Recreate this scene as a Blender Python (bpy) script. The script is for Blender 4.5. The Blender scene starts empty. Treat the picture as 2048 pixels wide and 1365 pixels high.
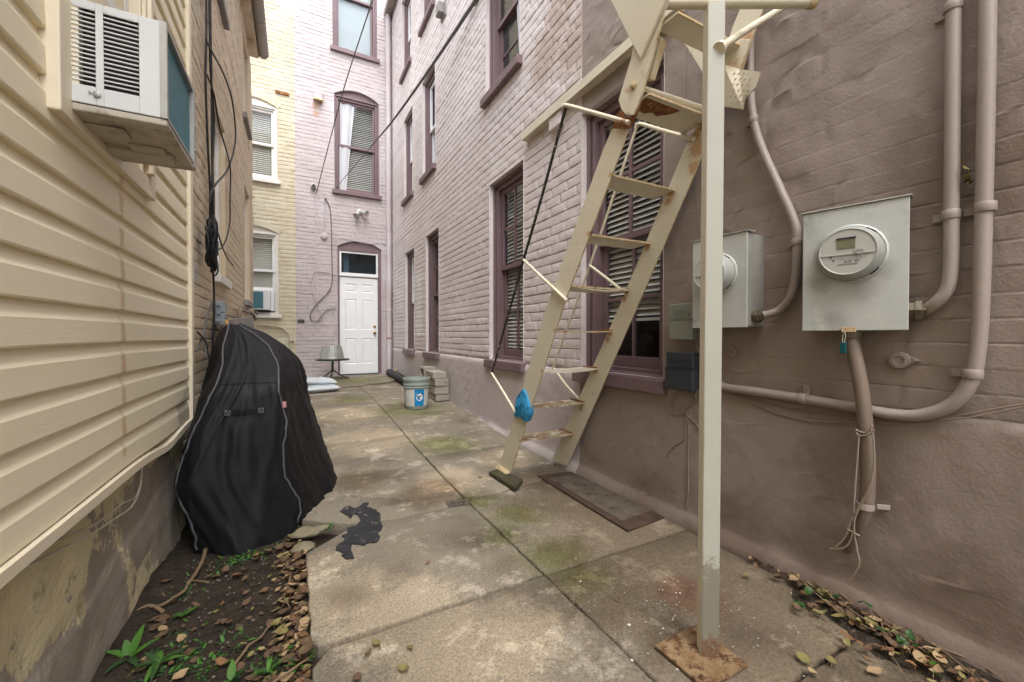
import bpy, bmesh, math, random
import numpy as np
from mathutils import Vector, Matrix, noise as mnoise

random.seed(7)
rng = np.random.default_rng(7)
S = bpy.context.scene
COL = S.collection
R = math.radians

# ------------------------------------------------------------------ camera model (used to place things in real space)
PSI, TH, FPX = R(27.9), R(0.73), 820.0
FW = Vector((math.sin(PSI) * math.cos(TH), math.cos(PSI) * math.cos(TH), -math.sin(TH)))
RT = Vector((math.cos(PSI), -math.sin(PSI), 0))
UP = RT.cross(FW)
CAM = Vector((0, 0, 1.0))
def ray(px, py): return FW + RT * ((px - 1024) / FPX) + UP * ((682.5 - py) / FPX)
def at_x(px, py, X):
    r = ray(px, py); return CAM + r * ((X - CAM.x) / r.x)
def at_y(px, py, Y):
    r = ray(px, py); return CAM + r * ((Y - CAM.y) / r.y)
def at_z(px, py, Z):
    r = ray(px, py); return CAM + r * ((Z - CAM.z) / r.z)
def at_d(px, py, d): return CAM + ray(px, py) * d

XR, YB, XS, XF, XW = 1.82, 8.85, -0.50, -0.535, -0.58     # right wall, back wall, siding, foundation, yellow wing
def gz(y):                                                # the yard rises a little away from the camera
    t = min(max((y - 2.3) / 3.9, 0), 1); return 0.17 * t * t * (3 - 2 * t)
def ground(px, py):
    z = 0.0
    for _ in range(6):
        p = at_z(px, py, z); z = gz(p.y)
    return at_z(px, py, z)

# ------------------------------------------------------------------ materials
def pm(name, c1, c2=None, scale=4.0, rough=0.7, c3=None, s3=6.0, t3=0.6, w3=0.06, bump=0.2, bscale=60.0, bdist=0.004,
       metal=0.0, stretch=(1, 1, 1), spec=0.3, detail=6.0, fine=0.0, fscale=150.0, c4=None, s4=3.0, t4=0.62, w4=0.1, st4=(1, 1, 1), m3=1.0):
    m = bpy.data.materials.new(name); m.use_nodes = True
    nt = m.node_tree; N = nt.nodes; L = nt.links
    b = N['Principled BSDF']; b.inputs['Roughness'].default_value = rough; b.inputs['Metallic'].default_value = metal
    b.inputs['Specular IOR Level'].default_value = spec
    tc = N.new('ShaderNodeTexCoord'); mp = N.new('ShaderNodeMapping'); mp.inputs['Scale'].default_value = stretch
    geo = N.new('ShaderNodeNewGeometry')
    L.new(geo.outputs['Position'], mp.inputs['Vector'])
    def noise(sc, det=detail, v=None, ro=0.6):
        n = N.new('ShaderNodeTexNoise'); n.inputs['Scale'].default_value = sc; n.inputs['Detail'].default_value = det
        n.inputs['Roughness'].default_value = ro
        L.new(v or mp.outputs['Vector'], n.inputs['Vector']); return n.outputs['Fac']
    def ramp(f, a, bb):
        r = N.new('ShaderNodeMapRange'); r.inputs['From Min'].default_value = a; r.inputs['From Max'].default_value = bb
        r.clamp = True; L.new(f, r.inputs['Value']); return r.outputs['Result']
    def mix(f, a, c, mul=False):
        x = N.new('ShaderNodeMix'); x.data_type = 'RGBA'; x.blend_type = 'MULTIPLY' if mul else 'MIX'
        if isinstance(f, float): x.inputs[0].default_value = f
        else: L.new(f, x.inputs[0])
        for k, v in ((6, a), (7, c)):
            if isinstance(v, (tuple, list)): x.inputs[k].default_value = (*v, 1)
            else: L.new(v, x.inputs[k])
        return x.outputs[2]
    def scl(f, k):
        x = N.new('ShaderNodeMath'); x.operation = 'MULTIPLY'; x.inputs[1].default_value = k; L.new(f, x.inputs[0]); return x.outputs[0]
    col = c1
    if c2: col = mix(ramp(noise(scale), 0.3, 0.7), c1, c2)
    if c4:
        mp4 = N.new('ShaderNodeMapping'); mp4.inputs['Scale'].default_value = st4; L.new(geo.outputs['Position'], mp4.inputs['Vector'])
        col = mix(ramp(noise(s4, 8, mp4.outputs['Vector']), t4, t4 + w4), col, c4)
    if c3: col = mix(scl(ramp(noise(s3, 9, None, 0.73), t3, t3 + w3), m3), col, c3)
    if fine:
        f = ramp(noise(fscale, 6, geo.outputs['Position'], .75), 0.32, 0.68)
        col = mix(f, mix(1.0, col, (1 - fine,) * 3, True), mix(1.0, col, (1 + fine * .6,) * 3, True))
    if isinstance(col, (tuple, list)): b.inputs['Base Color'].default_value = (*col, 1)
    else: L.new(col, b.inputs['Base Color'])
    if bump:
        bp = N.new('ShaderNodeBump'); bp.inputs['Strength'].default_value = bump; bp.inputs['Distance'].default_value = bdist
        L.new(noise(bscale, 5), bp.inputs['Height']); L.new(bp.outputs['Normal'], b.inputs['Normal'])
    m['nodes'] = 1
    return m

def add_mask(m, color, pts, soft=0.25, nscale=5.0, amt=0.8, mul=False, grain=0.0):
    """a patch of its own colour (moss, rust, damp, wear) round the given world points (x, y, z, radius)"""
    nt = m.node_tree; N = nt.nodes; L = nt.links; b = N['Principled BSDF']
    geo = N.new('ShaderNodeNewGeometry')
    no = N.new('ShaderNodeTexNoise'); no.inputs['Scale'].default_value = nscale; no.inputs['Detail'].default_value = 10; no.inputs['Roughness'].default_value = .76
    L.new(geo.outputs['Position'], no.inputs['Vector'])
    acc = None
    for (x, y, z, r) in pts:
        d = N.new('ShaderNodeVectorMath'); d.operation = 'DISTANCE'; d.inputs[1].default_value = (x, y, z); L.new(geo.outputs['Position'], d.inputs[0])
        k = N.new('ShaderNodeMath'); k.operation = 'MULTIPLY_ADD'; k.inputs[1].default_value = -1 / r; k.inputs[2].default_value = 1.0; L.new(d.outputs['Value'], k.inputs[0])
        if acc is None: acc = k.outputs[0]
        else:
            q = N.new('ShaderNodeMath'); q.operation = 'MAXIMUM'; L.new(acc, q.inputs[0]); L.new(k.outputs[0], q.inputs[1]); acc = q.outputs[0]
    s = N.new('ShaderNodeMath'); s.operation = 'MULTIPLY_ADD'; s.inputs[1].default_value = 1.8; L.new(no.outputs['Fac'], s.inputs[0])
    t = N.new('ShaderNodeMath'); t.operation = 'SUBTRACT'; t.inputs[1].default_value = 0.9; L.new(acc, s.inputs[2]); L.new(s.outputs[0], t.inputs[0])
    r_ = N.new('ShaderNodeMapRange'); r_.inputs['From Min'].default_value = 0.05; r_.inputs['From Max'].default_value = 0.05 + soft; r_.inputs['To Max'].default_value = amt
    L.new(t.outputs[0], r_.inputs['Value'])
    if grain:
        g = N.new('ShaderNodeTexNoise'); g.inputs['Scale'].default_value = 55; g.inputs['Detail'].default_value = 6; g.inputs['Roughness'].default_value = .75; L.new(geo.outputs['Position'], g.inputs['Vector'])
        ga = N.new('ShaderNodeMath'); ga.operation = 'MULTIPLY_ADD'; ga.inputs[1].default_value = grain; L.new(g.outputs['Fac'], ga.inputs[0]); L.new(t.outputs[0], ga.inputs[2])
        gb_ = N.new('ShaderNodeMath'); gb_.operation = 'SUBTRACT'; gb_.inputs[1].default_value = grain * .5; L.new(ga.outputs[0], gb_.inputs[0]); L.new(gb_.outputs[0], r_.inputs['Value'])
    x = N.new('ShaderNodeMix'); x.data_type = 'RGBA'; L.new(r_.outputs['Result'], x.inputs[0])
    if mul: x.blend_type = 'MULTIPLY'
    src = b.inputs['Base Color']
    if src.is_linked:
        o = src.links[0].from_socket; L.new(o, x.inputs[6])
    else: x.inputs[6].default_value = src.default_value
    x.inputs[7].default_value = (*color, 1)
    L.new(x.outputs[2], src)

def glass_mat(name, tint=(0.98, 1.0, 1.0), gl=1.0):
    m = bpy.data.materials.new(name); m.use_nodes = True
    nt = m.node_tree; N = nt.nodes; L = nt.links; N.remove(N['Principled BSDF'])
    out = N['Material Output']; t = N.new('ShaderNodeBsdfTransparent'); t.inputs[0].default_value = (*tint, 1)
    g = N.new('ShaderNodeBsdfGlossy'); g.inputs['Roughness'].default_value = 0.03
    f = N.new('ShaderNodeFresnel'); f.inputs[0].default_value = 1.5 * gl
    no = N.new('ShaderNodeTexNoise'); no.inputs['Scale'].default_value = 3; bp = N.new('ShaderNodeBump'); bp.inputs['Strength'].default_value = .05
    L.new(no.outputs['Fac'], bp.inputs['Height']); L.new(bp.outputs['Normal'], g.inputs['Normal'])
    x = N.new('ShaderNodeMixShader'); L.new(f.outputs[0], x.inputs[0]); L.new(t.outputs[0], x.inputs[1]); L.new(g.outputs[0], x.inputs[2])
    gm = N.new('ShaderNodeNewGeometry'); fm = N.new('ShaderNodeMix')   # a pane reflects alike from both sides
    L.new(gm.outputs['Backfacing'], fm.inputs[0]); L.new(f.outputs[0], fm.inputs[2]); fm.inputs[3].default_value = .06; L.new(fm.outputs[0], x.inputs[0])
    L.new(x.outputs[0], out.inputs[0]); return m

M = {}
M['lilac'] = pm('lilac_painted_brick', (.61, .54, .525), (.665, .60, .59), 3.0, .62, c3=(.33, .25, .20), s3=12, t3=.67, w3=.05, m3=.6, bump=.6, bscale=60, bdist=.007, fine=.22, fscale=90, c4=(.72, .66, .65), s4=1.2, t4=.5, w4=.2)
M['lilac_end'] = pm('dimmed_pink_lilac_brick', (.45, .39, .39), (.50, .44, .44), 3.0, .62, c3=(.27, .20, .16), s3=12, t3=.67, w3=.05, m3=.6, bump=.6, bscale=60, bdist=.007, fine=.2, fscale=90, c4=(.54, .49, .505), s4=1.2, t4=.5, w4=.2)  # end wall copy of the lilac: pinker, and darkened to tame the light there
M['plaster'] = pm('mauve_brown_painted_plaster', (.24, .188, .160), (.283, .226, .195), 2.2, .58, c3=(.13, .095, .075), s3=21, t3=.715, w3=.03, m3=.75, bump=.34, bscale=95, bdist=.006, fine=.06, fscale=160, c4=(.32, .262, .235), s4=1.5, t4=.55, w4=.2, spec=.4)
M['plinth'] = pm('lilac_stucco_plinth', (.46, .405, .395), (.52, .46, .45), 2.5, .7, c3=(.26, .20, .165), s3=6, t3=.66, w3=.12, m3=.4, bump=.35, bscale=45, bdist=.006, fine=.06)
M['yellow'] = pm('pale_yellow_painted_brick', (.50, .44, .305), (.56, .505, .38), 2.5, .65, c3=(.34, .25, .12), s3=8, t3=.6, w3=.1, m3=.55, bump=.5, bscale=60, bdist=.006, fine=.08, c4=(.60, .56, .45), s4=1.4, t4=.5, w4=.15)
M['beige'] = pm('beige_painted_brick', (.58, .47, .32), (.64, .54, .40), 2.5, .65, c3=(.30, .22, .13), s3=8, t3=.62, w3=.1, m3=.5, bump=.5, bscale=60, bdist=.007, fine=.08, c4=(.50, .46, .40), s4=2.2, t4=.58, w4=.12)
M['siding'] = pm('cream_vinyl_siding', (.82, .735, .53), (.86, .775, .575), 1.5, .5, c3=(.58, .46, .28), s3=2, t3=.63, w3=.15, m3=.4, bump=.16, bscale=14, bdist=.003, stretch=(1, .6, 9), spec=.4, fine=.03)
M['trim_cream'] = pm('cream_vinyl_trim', (.76, .67, .50), (.79, .70, .54), 3, .45, bump=.1, spec=.4, c3=(.45, .28, .12), s3=12, t3=.68, w3=.08, m3=.5)
M['purple'] = pm('dusty_purple_paint', (.150, .096, .103), (.175, .115, .122), 5, .5, bump=.25, bscale=70, bdist=.002, c3=(.10, .065, .06), s3=14, t3=.66, m3=.6, spec=.4)
M['white'] = pm('white_paint', (.78, .79, .80), (.74, .745, .75), 3, .4, bump=.08, spec=.4)
M['oldwhite'] = pm('weathered_white_paint', (.68, .66, .61), (.74, .73, .70), 5, .6, bump=.3, bscale=80, c3=(.38, .33, .26), s3=16, t3=.64, m3=.7)
M['cream'] = pm('cream_painted_steel', (.60, .545, .41), (.66, .60, .47), 3.5, .5, c3=(.30, .15, .05), s3=15, t3=.655, w3=.05, m3=.75, bump=.3, bscale=50, bdist=.003, spec=.4, fine=.05, c4=(.44, .38, .25), s4=6, t4=.62, w4=.12)
M['rust'] = pm('rusty_steel', (.30, .115, .03), (.10, .038, .018), 22, .85, bump=.9, bscale=70, bdist=.006, c3=(.50, .24, .06), s3=30, t3=.56, w3=.1, c4=(.50, .44, .31), s4=20, t4=.6, w4=.06)
M['rustedge'] = pm('rust_stained_cream_steel', (.40, .27, .13), (.55, .46, .30), 18, .8, bump=.7, bscale=80, bdist=.004, c3=(.20, .07, .02), s3=24, t3=.56, w3=.1)
M['tread_rust'] = pm('peeling_rusty_tread', (.40, .33, .22), (.22, .11, .05), 16, .85, bump=.9, bscale=60, bdist=.005, c3=(.55, .50, .38), s3=12, t3=.52, w3=.06)
M['postgrey'] = pm('pale_grey_green_paint', (.335, .325, .275), (.37, .36, .31), 4, .5, c3=(.10, .075, .05), s3=30, t3=.68, w3=.03, m3=.8, bump=.2, bscale=60, bdist=.002, spec=.4)
M['blackrod'] = pm('flaking_black_rod', (.018, .016, .015), (.03, .026, .022), 20, .7, c3=(.55, .5, .38), s3=45, t3=.60, w3=.03, bump=.4, bscale=120)
M['plate_rust'] = pm('rusty_base_plate', (.15, .08, .033), (.27, .19, .105), 30, .9, c3=(.085, .04, .018), s3=26, t3=.5, w3=.08, bump=1.0, bscale=90, bdist=.006)
M['ironplate'] = pm('brown_iron_plate', (.045, .028, .021), (.085, .05, .034), 9, .85, c3=(.14, .075, .035), s3=9, t3=.58, w3=.1, bump=.5, bscale=90, bdist=.003)
M['concrete'] = pm('worn_concrete', (.190, .161, .120), (.255, .220, .166), 2.6, .9, c3=(.38, .335, .265), s3=4.2, t3=.54, w3=.07, m3=.8, bump=.7, bscale=190, bdist=.004, fine=.5, fscale=125, c4=(.135, .112, .084), s4=1.7, t4=.50, w4=.18)
M['caked'] = pm('caked_grey_dirt', (.13, .105, .078), (.085, .066, .05), 8, .95, c3=(.05, .034, .025), s3=10, t3=.54, w3=.08, bump=.8, bscale=90, fine=.4, fscale=120)
M['stone'] = pm('mossy_stone', (.25, .21, .15), (.17, .15, .09), 7, .9, bump=.9, bscale=30, bdist=.01, fine=.15)
M['block'] = pm('grey_concrete_block', (.30, .275, .225), (.37, .34, .285), 8, .95, bump=.9, bscale=120, bdist=.005, fine=.2, fscale=200, c3=(.22, .2, .14), s3=7, t3=.6)
M['soil'] = pm('dark_soil', (.026, .019, .012), (.058, .043, .029), 14, .95, c3=(.10, .08, .06), s3=40, t3=.62, w3=.05, bump=1.0, bscale=45, bdist=.03, fine=.3, fscale=120)
M['fnd'] = pm('peeling_yellow_foundation', (.57, .485, .285), (.62, .54, .345), 3, .9, c3=(.31, .265, .215), s3=3.2, t3=.575, w3=.02, bump=.7, bscale=40, bdist=.008, fine=.09, c4=(.20, .17, .09), s4=6, t4=.6, w4=.12, st4=(1, 1, 1))
M['cover'] = pm('black_polyester_cover', (.0070, .0070, .008), (.0105, .010, .0115), 6, .6, bump=.35, bscale=16, bdist=.01, spec=.22, fine=.3, fscale=300)
M['piping'] = pm('grey_piping', (.10, .10, .105), (.07, .07, .075), 30, .55, bump=.3, bscale=200)
M['strap'] = pm('black_webbing', (.006, .006, .007), None, 4, .7, bump=.4, bscale=300)
M['thread'] = pm('grey_stitching', (.18, .18, .18), None, 4, .7, bump=0)
M['pink'] = pm('faded_red_tag', (.42, .17, .17), (.50, .3, .28), 60, .6, bump=0)
M['acwhite'] = pm('white_enamel_steel', (.60, .62, .62), (.66, .675, .67), 4, .4, c3=(.42, .42, .40), s3=10, t3=.64, w3=.15, m3=.5, bump=.1, spec=.45)
M['acdark'] = pm('dark_louvre_gap', (.035, .032, .03), (.09, .085, .08), 10, .8, bump=.4)
M['acpan'] = pm('dirty_base_pan', (.42, .37, .30), (.50, .45, .375), 7, .6, c3=(.17, .13, .09), s3=5, t3=.56, w3=.12, bump=.3, bscale=30)
M['accoil'] = pm('teal_condenser_fins', (.035, .16, .215), (.055, .215, .27), 9, .5, c3=(.6, .68, .70), s3=26, t3=.655, w3=.03, m3=.8, bump=.8, bscale=40, bdist=.004, stretch=(1, 1, 4))
M['meter'] = pm('galvanised_grey_box', (.40, .41, .385), (.47, .475, .45), 3.5, .5, c3=(.24, .235, .215), s3=4.5, t3=.57, w3=.15, m3=.7, bump=.15, bscale=40, metal=.15, spec=.4, c4=(.52, .505, .45), s4=6, t4=.58, w4=.1)
M['metertop'] = pm('bare_zinc_edge', (.42, .42, .39), (.34, .33, .30), 14, .45, metal=.4, bump=.2, c3=(.33, .17, .07), s3=16, t3=.62, m3=.6)
M['meterface'] = pm('meter_face', (.36, .355, .32), (.39, .385, .35), 5, .4, bump=0)
M['metercup'] = pm('grey_meter_plastic', (.31, .315, .285), (.35, .35, .32), 6, .35, bump=0, spec=.5)
M['lcd'] = pm('meter_display', (.125, .125, .07), (.16, .16, .095), 40, .3, bump=0)
M['ink'] = pm('dark_ink', (.02, .02, .022), None, 4, .7, bump=0)
M['inkgrey'] = pm('faded_print', (.13, .13, .125), None, 4, .7, bump=0)
M['teal'] = pm('dark_teal_plastic', (.006, .075, .09), None, 5, .5, bump=0)
M['brass'] = pm('dull_brass_fitting', (.115, .095, .065), (.17, .14, .095), 18, .5, metal=.3, bump=.4, bscale=90)
M['pipe'] = pm('mauve_painted_conduit', (.275, .222, .195), (.31, .255, .225), 5, .5, c3=(.20, .12, .085), s3=18, t3=.66, w3=.05, m3=.6, bump=.2, bscale=60, spec=.45)
M['pipebrown'] = pm('brown_painted_conduit', (.155, .115, .088), (.20, .153, .12), 6, .55, bump=.25, bscale=60, c3=(.12, .08, .05), s3=10, t3=.62)
M['greybox'] = pm('grey_green_plastic', (.21, .225, .195), (.235, .25, .22), 5, .45, bump=.08, spec=.45)
M['darkbox'] = pm('slate_plastic', (.028, .033, .041), (.038, .043, .05), 6, .45, bump=.08, spec=.45)
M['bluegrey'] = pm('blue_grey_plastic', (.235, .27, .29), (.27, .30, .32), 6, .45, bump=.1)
M['cable'] = pm('black_cable', (.012, .012, .013), (.02, .02, .02), 20, .5, bump=.1)
M['cablegrey'] = pm('grey_wire', (.12, .115, .11), None, 5, .6, bump=0)
M['wirewhite'] = pm('dirty_white_wire', (.48, .45, .37), (.36, .33, .26), 15, .6, bump=0)
M['wiretan'] = pm('tan_painted_wire', (.27, .21, .17), (.22, .17, .13), 15, .6, bump=0)
M['root'] = pm('dry_root_bark', (.15, .10, .055), (.23, .16, .095), 30, .85, bump=.6, bscale=90)
M['rag'] = pm('blue_cloth', (.035, .22, .42), (.055, .29, .52), 16, .95, bump=.7, bscale=55, bdist=.006, fine=.15, spec=.05)
M['rotwood'] = pm('dark_wet_wood', (.03, .025, .014), (.07, .06, .032), 18, .85, bump=.8, bscale=40, stretch=(1, 1, 5), c3=(.035, .04, .014), s3=8, t3=.55)
M['board'] = pm('grey_painted_board', (.21, .195, .185), (.26, .245, .235), 6, .7, bump=.3, c3=(.10, .085, .07), s3=7, t3=.6)
M['boardedge'] = pm('raw_plywood_edge', (.60, .37, .12), (.5, .3, .1), 20, .8, bump=.5)
M['galv'] = pm('galvanised_tub', (.33, .33, .31), (.42, .42, .40), 12, .42, metal=.55, bump=.25, bscale=50)
M['tableg'] = pm('dark_green_enamel', (.012, .03, .025), (.016, .038, .03), 8, .35, bump=.1, spec=.5)
M['tglass'] = pm('green_glass_top', (.03, .075, .065), (.04, .09, .08), 6, .15, bump=0, spec=.6)
M['bag'] = pm('white_woven_sack', (.44, .48, .51), (.50, .54, .57), 8, .5, bump=.5, bscale=35, bdist=.01, c3=(.42, .47, .5), s3=9, t3=.62)
M['drain'] = pm('black_corrugated_plastic', (.014, .015, .018), (.022, .023, .026), 8, .5, bump=.1, spec=.4)
M['pail'] = pm('grey_pail_plastic', (.245, .28, .255), (.28, .315, .29), 6, .45, bump=.15, c3=(.52, .44, .27), s3=7, t3=.63, w3=.04, spec=.4)
M['paillabel'] = pm('worn_pale_label', (.50, .485, .455), (.56, .545, .52), 20, .6, bump=.1, c3=(.4, .32, .28), s3=30, t3=.62, m3=.5)
M['blue'] = pm('blue_label', (.004, .185, .43), (.006, .215, .48), 10, .45, bump=.05)
M['leafa'] = pm('tan_leaf', (.23, .125, .055), (.13, .07, .033), 30, .75, bump=.4, bscale=60)
M['leafb'] = pm('brown_leaf', (.075, .046, .028), (.135, .082, .046), 30, .75, bump=.4, bscale=60)
M['leafc'] = pm('olive_yellow_leaf', (.21, .17, .06), (.14, .13, .045), 24, .7, bump=.4, bscale=60)
M['leafd'] = pm('pale_dry_leaf', (.36, .26, .14), (.28, .19, .10), 30, .75, bump=.4, bscale=60)
M['green'] = pm('fresh_weed_leaf', (.04, .115, .014), (.065, .16, .022), 14, .55, bump=.3, bscale=40)
M['greendk'] = pm('dark_weed_leaf', (.018, .05, .012), (.03, .075, .018), 14, .6, bump=.3, bscale=40)
M['ivy'] = pm('ivy_leaf', (.018, .052, .012), (.032, .08, .018), 20, .45, bump=.3)
M['chip'] = pm('white_paint_flake', (.62, .60, .56), (.5, .47, .42), 60, .7, bump=0)
M['pebble'] = pm('pale_pebble', (.19, .165, .13), (.12, .10, .08), 60, .85, bump=.3)
M['tar'] = pm('black_tar', (.016, .017, .019), (.035, .035, .037), 14, .8, bump=.8, bscale=90, bdist=.004, fine=.5, c3=(.22, .19, .15), s3=17, t3=.60, w3=.03, m3=.85)
M['dark'] = pm('dark_room', (.07, .068, .065), None, 3, .9, bump=0)
M['blind'] = pm('ivory_blind', (.60, .585, .54), (.56, .545, .50), 6, .5, bump=0)
M['curtain'] = pm('white_curtain', (.52, .52, .54), (.46, .46, .48), 6, .8, bump=.2, bscale=30)
M['paper'] = pm('pale_screen', (.23, .265, .285), (.26, .30, .32), 2, .4, bump=0)
M['glass'] = glass_mat('window_glass')
M['glassblue'] = glass_mat('blue_reflection_glass', (.5, .7, .8))  # blue tint puts the transom's dark reflection into the glass colour
M['gutter'] = pm('grey_aluminium_gutter', (.26, .23, .20), (.32, .285, .25), 5, .5, metal=.2, bump=.15)
M['lamp'] = pm('grey_lamp_housing', (.40, .40, .39), (.46, .46, .45), 8, .4, bump=.1, metal=.2)
M['doorbrass'] = pm('aged_brass', (.30, .19, .07), (.22, .13, .05), 20, .35, metal=.8, bump=0)
M['roof'] = pm('grey_roofing', (.10, .095, .09), (.13, .125, .12), 5, .9, bump=.5)

# ------------------------------------------------------------------ mesh builder
class MB:
    def __init__(s): s.v = []; s.f = []; s.mi = []; s.cur = 0
    def add(s, vs, fs):
        b = len(s.v); s.v += [tuple(v) for v in vs]; s.f += [tuple(i + b for i in f) for f in fs]; s.mi += [s.cur] * len(fs)
    def quad(s, a, b, c, d): s.add([a, b, c, d], [(0, 1, 2, 3)])
    def hexa(s, p):  # 8 corners: bottom ring, top ring
        s.add(p, [(3, 2, 1, 0), (4, 5, 6, 7), (0, 1, 5, 4), (1, 2, 6, 5), (2, 3, 7, 6), (3, 0, 4, 7)])
    def box(s, x0, x1, y0, y1, z0, z1):
        s.hexa([(x0, y0, z0), (x1, y0, z0), (x1, y1, z0), (x0, y1, z0), (x0, y0, z1), (x1, y0, z1), (x1, y1, z1), (x0, y1, z1)])
    def fbox(s, F, u0, u1, v0, v1, n0, n1):
        s.hexa([F(u0, v0, n0), F(u1, v0, n0), F(u1, v0, n1), F(u0, v0, n1), F(u0, v1, n0), F(u1, v1, n0), F(u1, v1, n1), F(u0, v1, n1)])
    def obox(s, c, ax, ay, az):  # centre and half axes
        c, ax, ay, az = map(Vector, (c, ax, ay, az))
        s.hexa([c - ax - ay - az, c + ax - ay - az, c + ax + ay - az, c - ax + ay - az, c - ax - ay + az, c + ax - ay + az, c + ax + ay + az, c - ax + ay + az])
    def prism(s, poly, off):  # planar polygon extruded by a vector
        off = Vector(off); n = len(poly); p = [Vector(q) for q in poly]
        s.add(p + [q + off for q in p], [tuple(range(n))[::-1], tuple(range(n, 2 * n))] + [(i, (i + 1) % n, n + (i + 1) % n, n + i) for i in range(n)])
    def tube(s, path, r, seg=10, cap=True):
        P = [Vector(p) for p in path]; n = len(P)
        rs = r if isinstance(r, (list, tuple)) else [r] * n
        t0 = (P[1] - P[0]).normalized(); ref = Vector((0, 0, 1)) if abs(t0.z) < .9 else Vector((1, 0, 0))
        a = t0.cross(ref).normalized(); vs = []; fs = []
        for i in range(n):
            t = ((P[min(i + 1, n - 1)] - P[i]).normalized() + (P[i] - P[max(i - 1, 0)]).normalized())
            t = t.normalized() if t.length > 1e-6 else t0
            a = (a - t * a.dot(t)).normalized(); b = t.cross(a)
            for k in range(seg):
                an = 2 * math.pi * k / seg; vs.append(P[i] + (a * math.cos(an) + b * math.sin(an)) * rs[i])
        for i in range(n - 1):
            for k in range(seg):
                k2 = (k + 1) % seg; fs.append((i * seg + k, i * seg + k2, (i + 1) * seg + k2, (i + 1) * seg + k))
        if cap: fs.append(tuple(range(seg))[::-1]); fs.append(tuple((n - 1) * seg + k for k in range(seg)))
        s.add(vs, fs)
    def lathe(s, prof, o, axis=(0, 0, 1), seg=32, cap=(True, True)):  # prof: (radius, height)
        o = Vector(o); z = Vector(axis).normalized(); ref = Vector((1, 0, 0)) if abs(z.x) < .9 else Vector((0, 1, 0))
        a = (ref - z * ref.dot(z)).normalized(); b = z.cross(a); vs = []; fs = []
        for (r, h) in prof:
            for k in range(seg):
                an = 2 * math.pi * k / seg; vs.append(o + z * h + (a * math.cos(an) + b * math.sin(an)) * r)
        for i in range(len(prof) - 1):
            for k in range(seg):
                k2 = (k + 1) % seg; fs.append((i * seg + k, i * seg + k2, (i + 1) * seg + k2, (i + 1) * seg + k))
        if cap[0]: fs.append(tuple(range(seg))[::-1])
        if cap[1]: fs.append(tuple((len(prof) - 1) * seg + k for k in range(seg)))
        s.add(vs, fs)

ORG = {}
def tag(o, label=None, cat=None, group=None, kind=None):
    if label: o['label'] = label
    if cat: o['category'] = cat
    if group: o['group'] = group
    if kind: o['kind'] = kind
    return o
def thing(name, label, cat, loc, group=None):
    o = bpy.data.objects.new(name, None); COL.objects.link(o); o.location = loc; o.empty_display_size = .1
    ORG[o.name] = Vector(loc); return tag(o, label, cat, group)
def obj(name, mb, mat, parent=None, smooth=None, bev=0.0, fix=True, org=None, seg=2):
    me = bpy.data.meshes.new(name)
    v = [Vector(p) for p in mb.v]
    if parent is not None: o0 = ORG[parent.name]
    elif org is not None: o0 = Vector(org)
    else:
        xs = [p.x for p in v]; ys = [p.y for p in v]; zs = [p.z for p in v]
        o0 = Vector(((min(xs) + max(xs)) / 2, (min(ys) + max(ys)) / 2, min(zs)))
    me.from_pydata([p - o0 for p in v], [], mb.f)
    mats = mat if isinstance(mat, list) else [mat]
    for m in mats: me.materials.append(M[m] if isinstance(m, str) else m)
    if len(mats) > 1: me.polygons.foreach_set('material_index', mb.mi)
    if fix:
        bm = bmesh.new(); bm.from_mesh(me); bmesh.ops.recalc_face_normals(bm, faces=bm.faces); bm.to_mesh(me); bm.free()
    if smooth is not None:
        me.polygons.foreach_set('use_smooth', [True] * len(me.polygons))
        if smooth < 180: me.set_sharp_from_angle(angle=R(smooth))
    me.update()
    o = bpy.data.objects.new(name, me); COL.objects.link(o)
    if parent is not None: o.parent = parent; ORG[o.name] = ORG[parent.name]
    else: o.location = o0; ORG[o.name] = o0
    if bev:
        b = o.modifiers.new('bevel', 'BEVEL'); b.width = bev; b.segments = seg; b.limit_method = 'ANGLE'; b.angle_limit = R(40)
    return o
def spline(pts, n=8):
    P = [Vector(p) for p in pts]; out = []
    for i in range(len(P) - 1):
        p0 = P[max(i - 1, 0)]; p1 = P[i]; p2 = P[i + 1]; p3 = P[min(i + 2, len(P) - 1)]
        for k in range(n):
            t = k / n
            out.append(0.5 * ((2 * p1) + (p2 - p0) * t + (2 * p0 - 5 * p1 + 4 * p2 - p3) * t * t + (3 * p1 - p0 - 3 * p2 + p3) * t ** 3))
    out.append(P[-1]); return out

# wall frames: F(u, v, n) with n pointing out of the wall into the yard
FR = lambda u, v, n: Vector((XR - n, u, v))
FB = lambda u, v, n: Vector((u, YB - n, v))
FWg = lambda u, v, n: Vector((XW + n, u, v))
FS = lambda u, v, n: Vector((XS + n, u, v))

# ------------------------------------------------------------------ numpy value noise and brick sheets
def vn(x, y, sc, seed=0):
    x = np.asarray(x) * sc; y = np.asarray(y) * sc
    xi = np.floor(x).astype(np.int64); yi = np.floor(y).astype(np.int64); fx = x - xi; fy = y - yi
    fx = fx * fx * (3 - 2 * fx); fy = fy * fy * (3 - 2 * fy)
    def h(a, b):
        n = (a * 374761393 + b * 668265263 + seed * 1442695041) & 0x7fffffff
        n = ((n ^ (n >> 13)) * 1274126177) & 0x7fffffff
        return ((n ^ (n >> 16)) & 0xffff) / 65535.0
    return (h(xi, yi) * (1 - fx) + h(xi + 1, yi) * fx) * (1 - fy) + (h(xi, yi + 1) * (1 - fx) + h(xi + 1, yi + 1) * fx) * fy - 0.5
def sstep(a, b, x):
    t = np.clip((x - a) / (b - a), 0, 1); return t * t * (3 - 2 * t)

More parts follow.
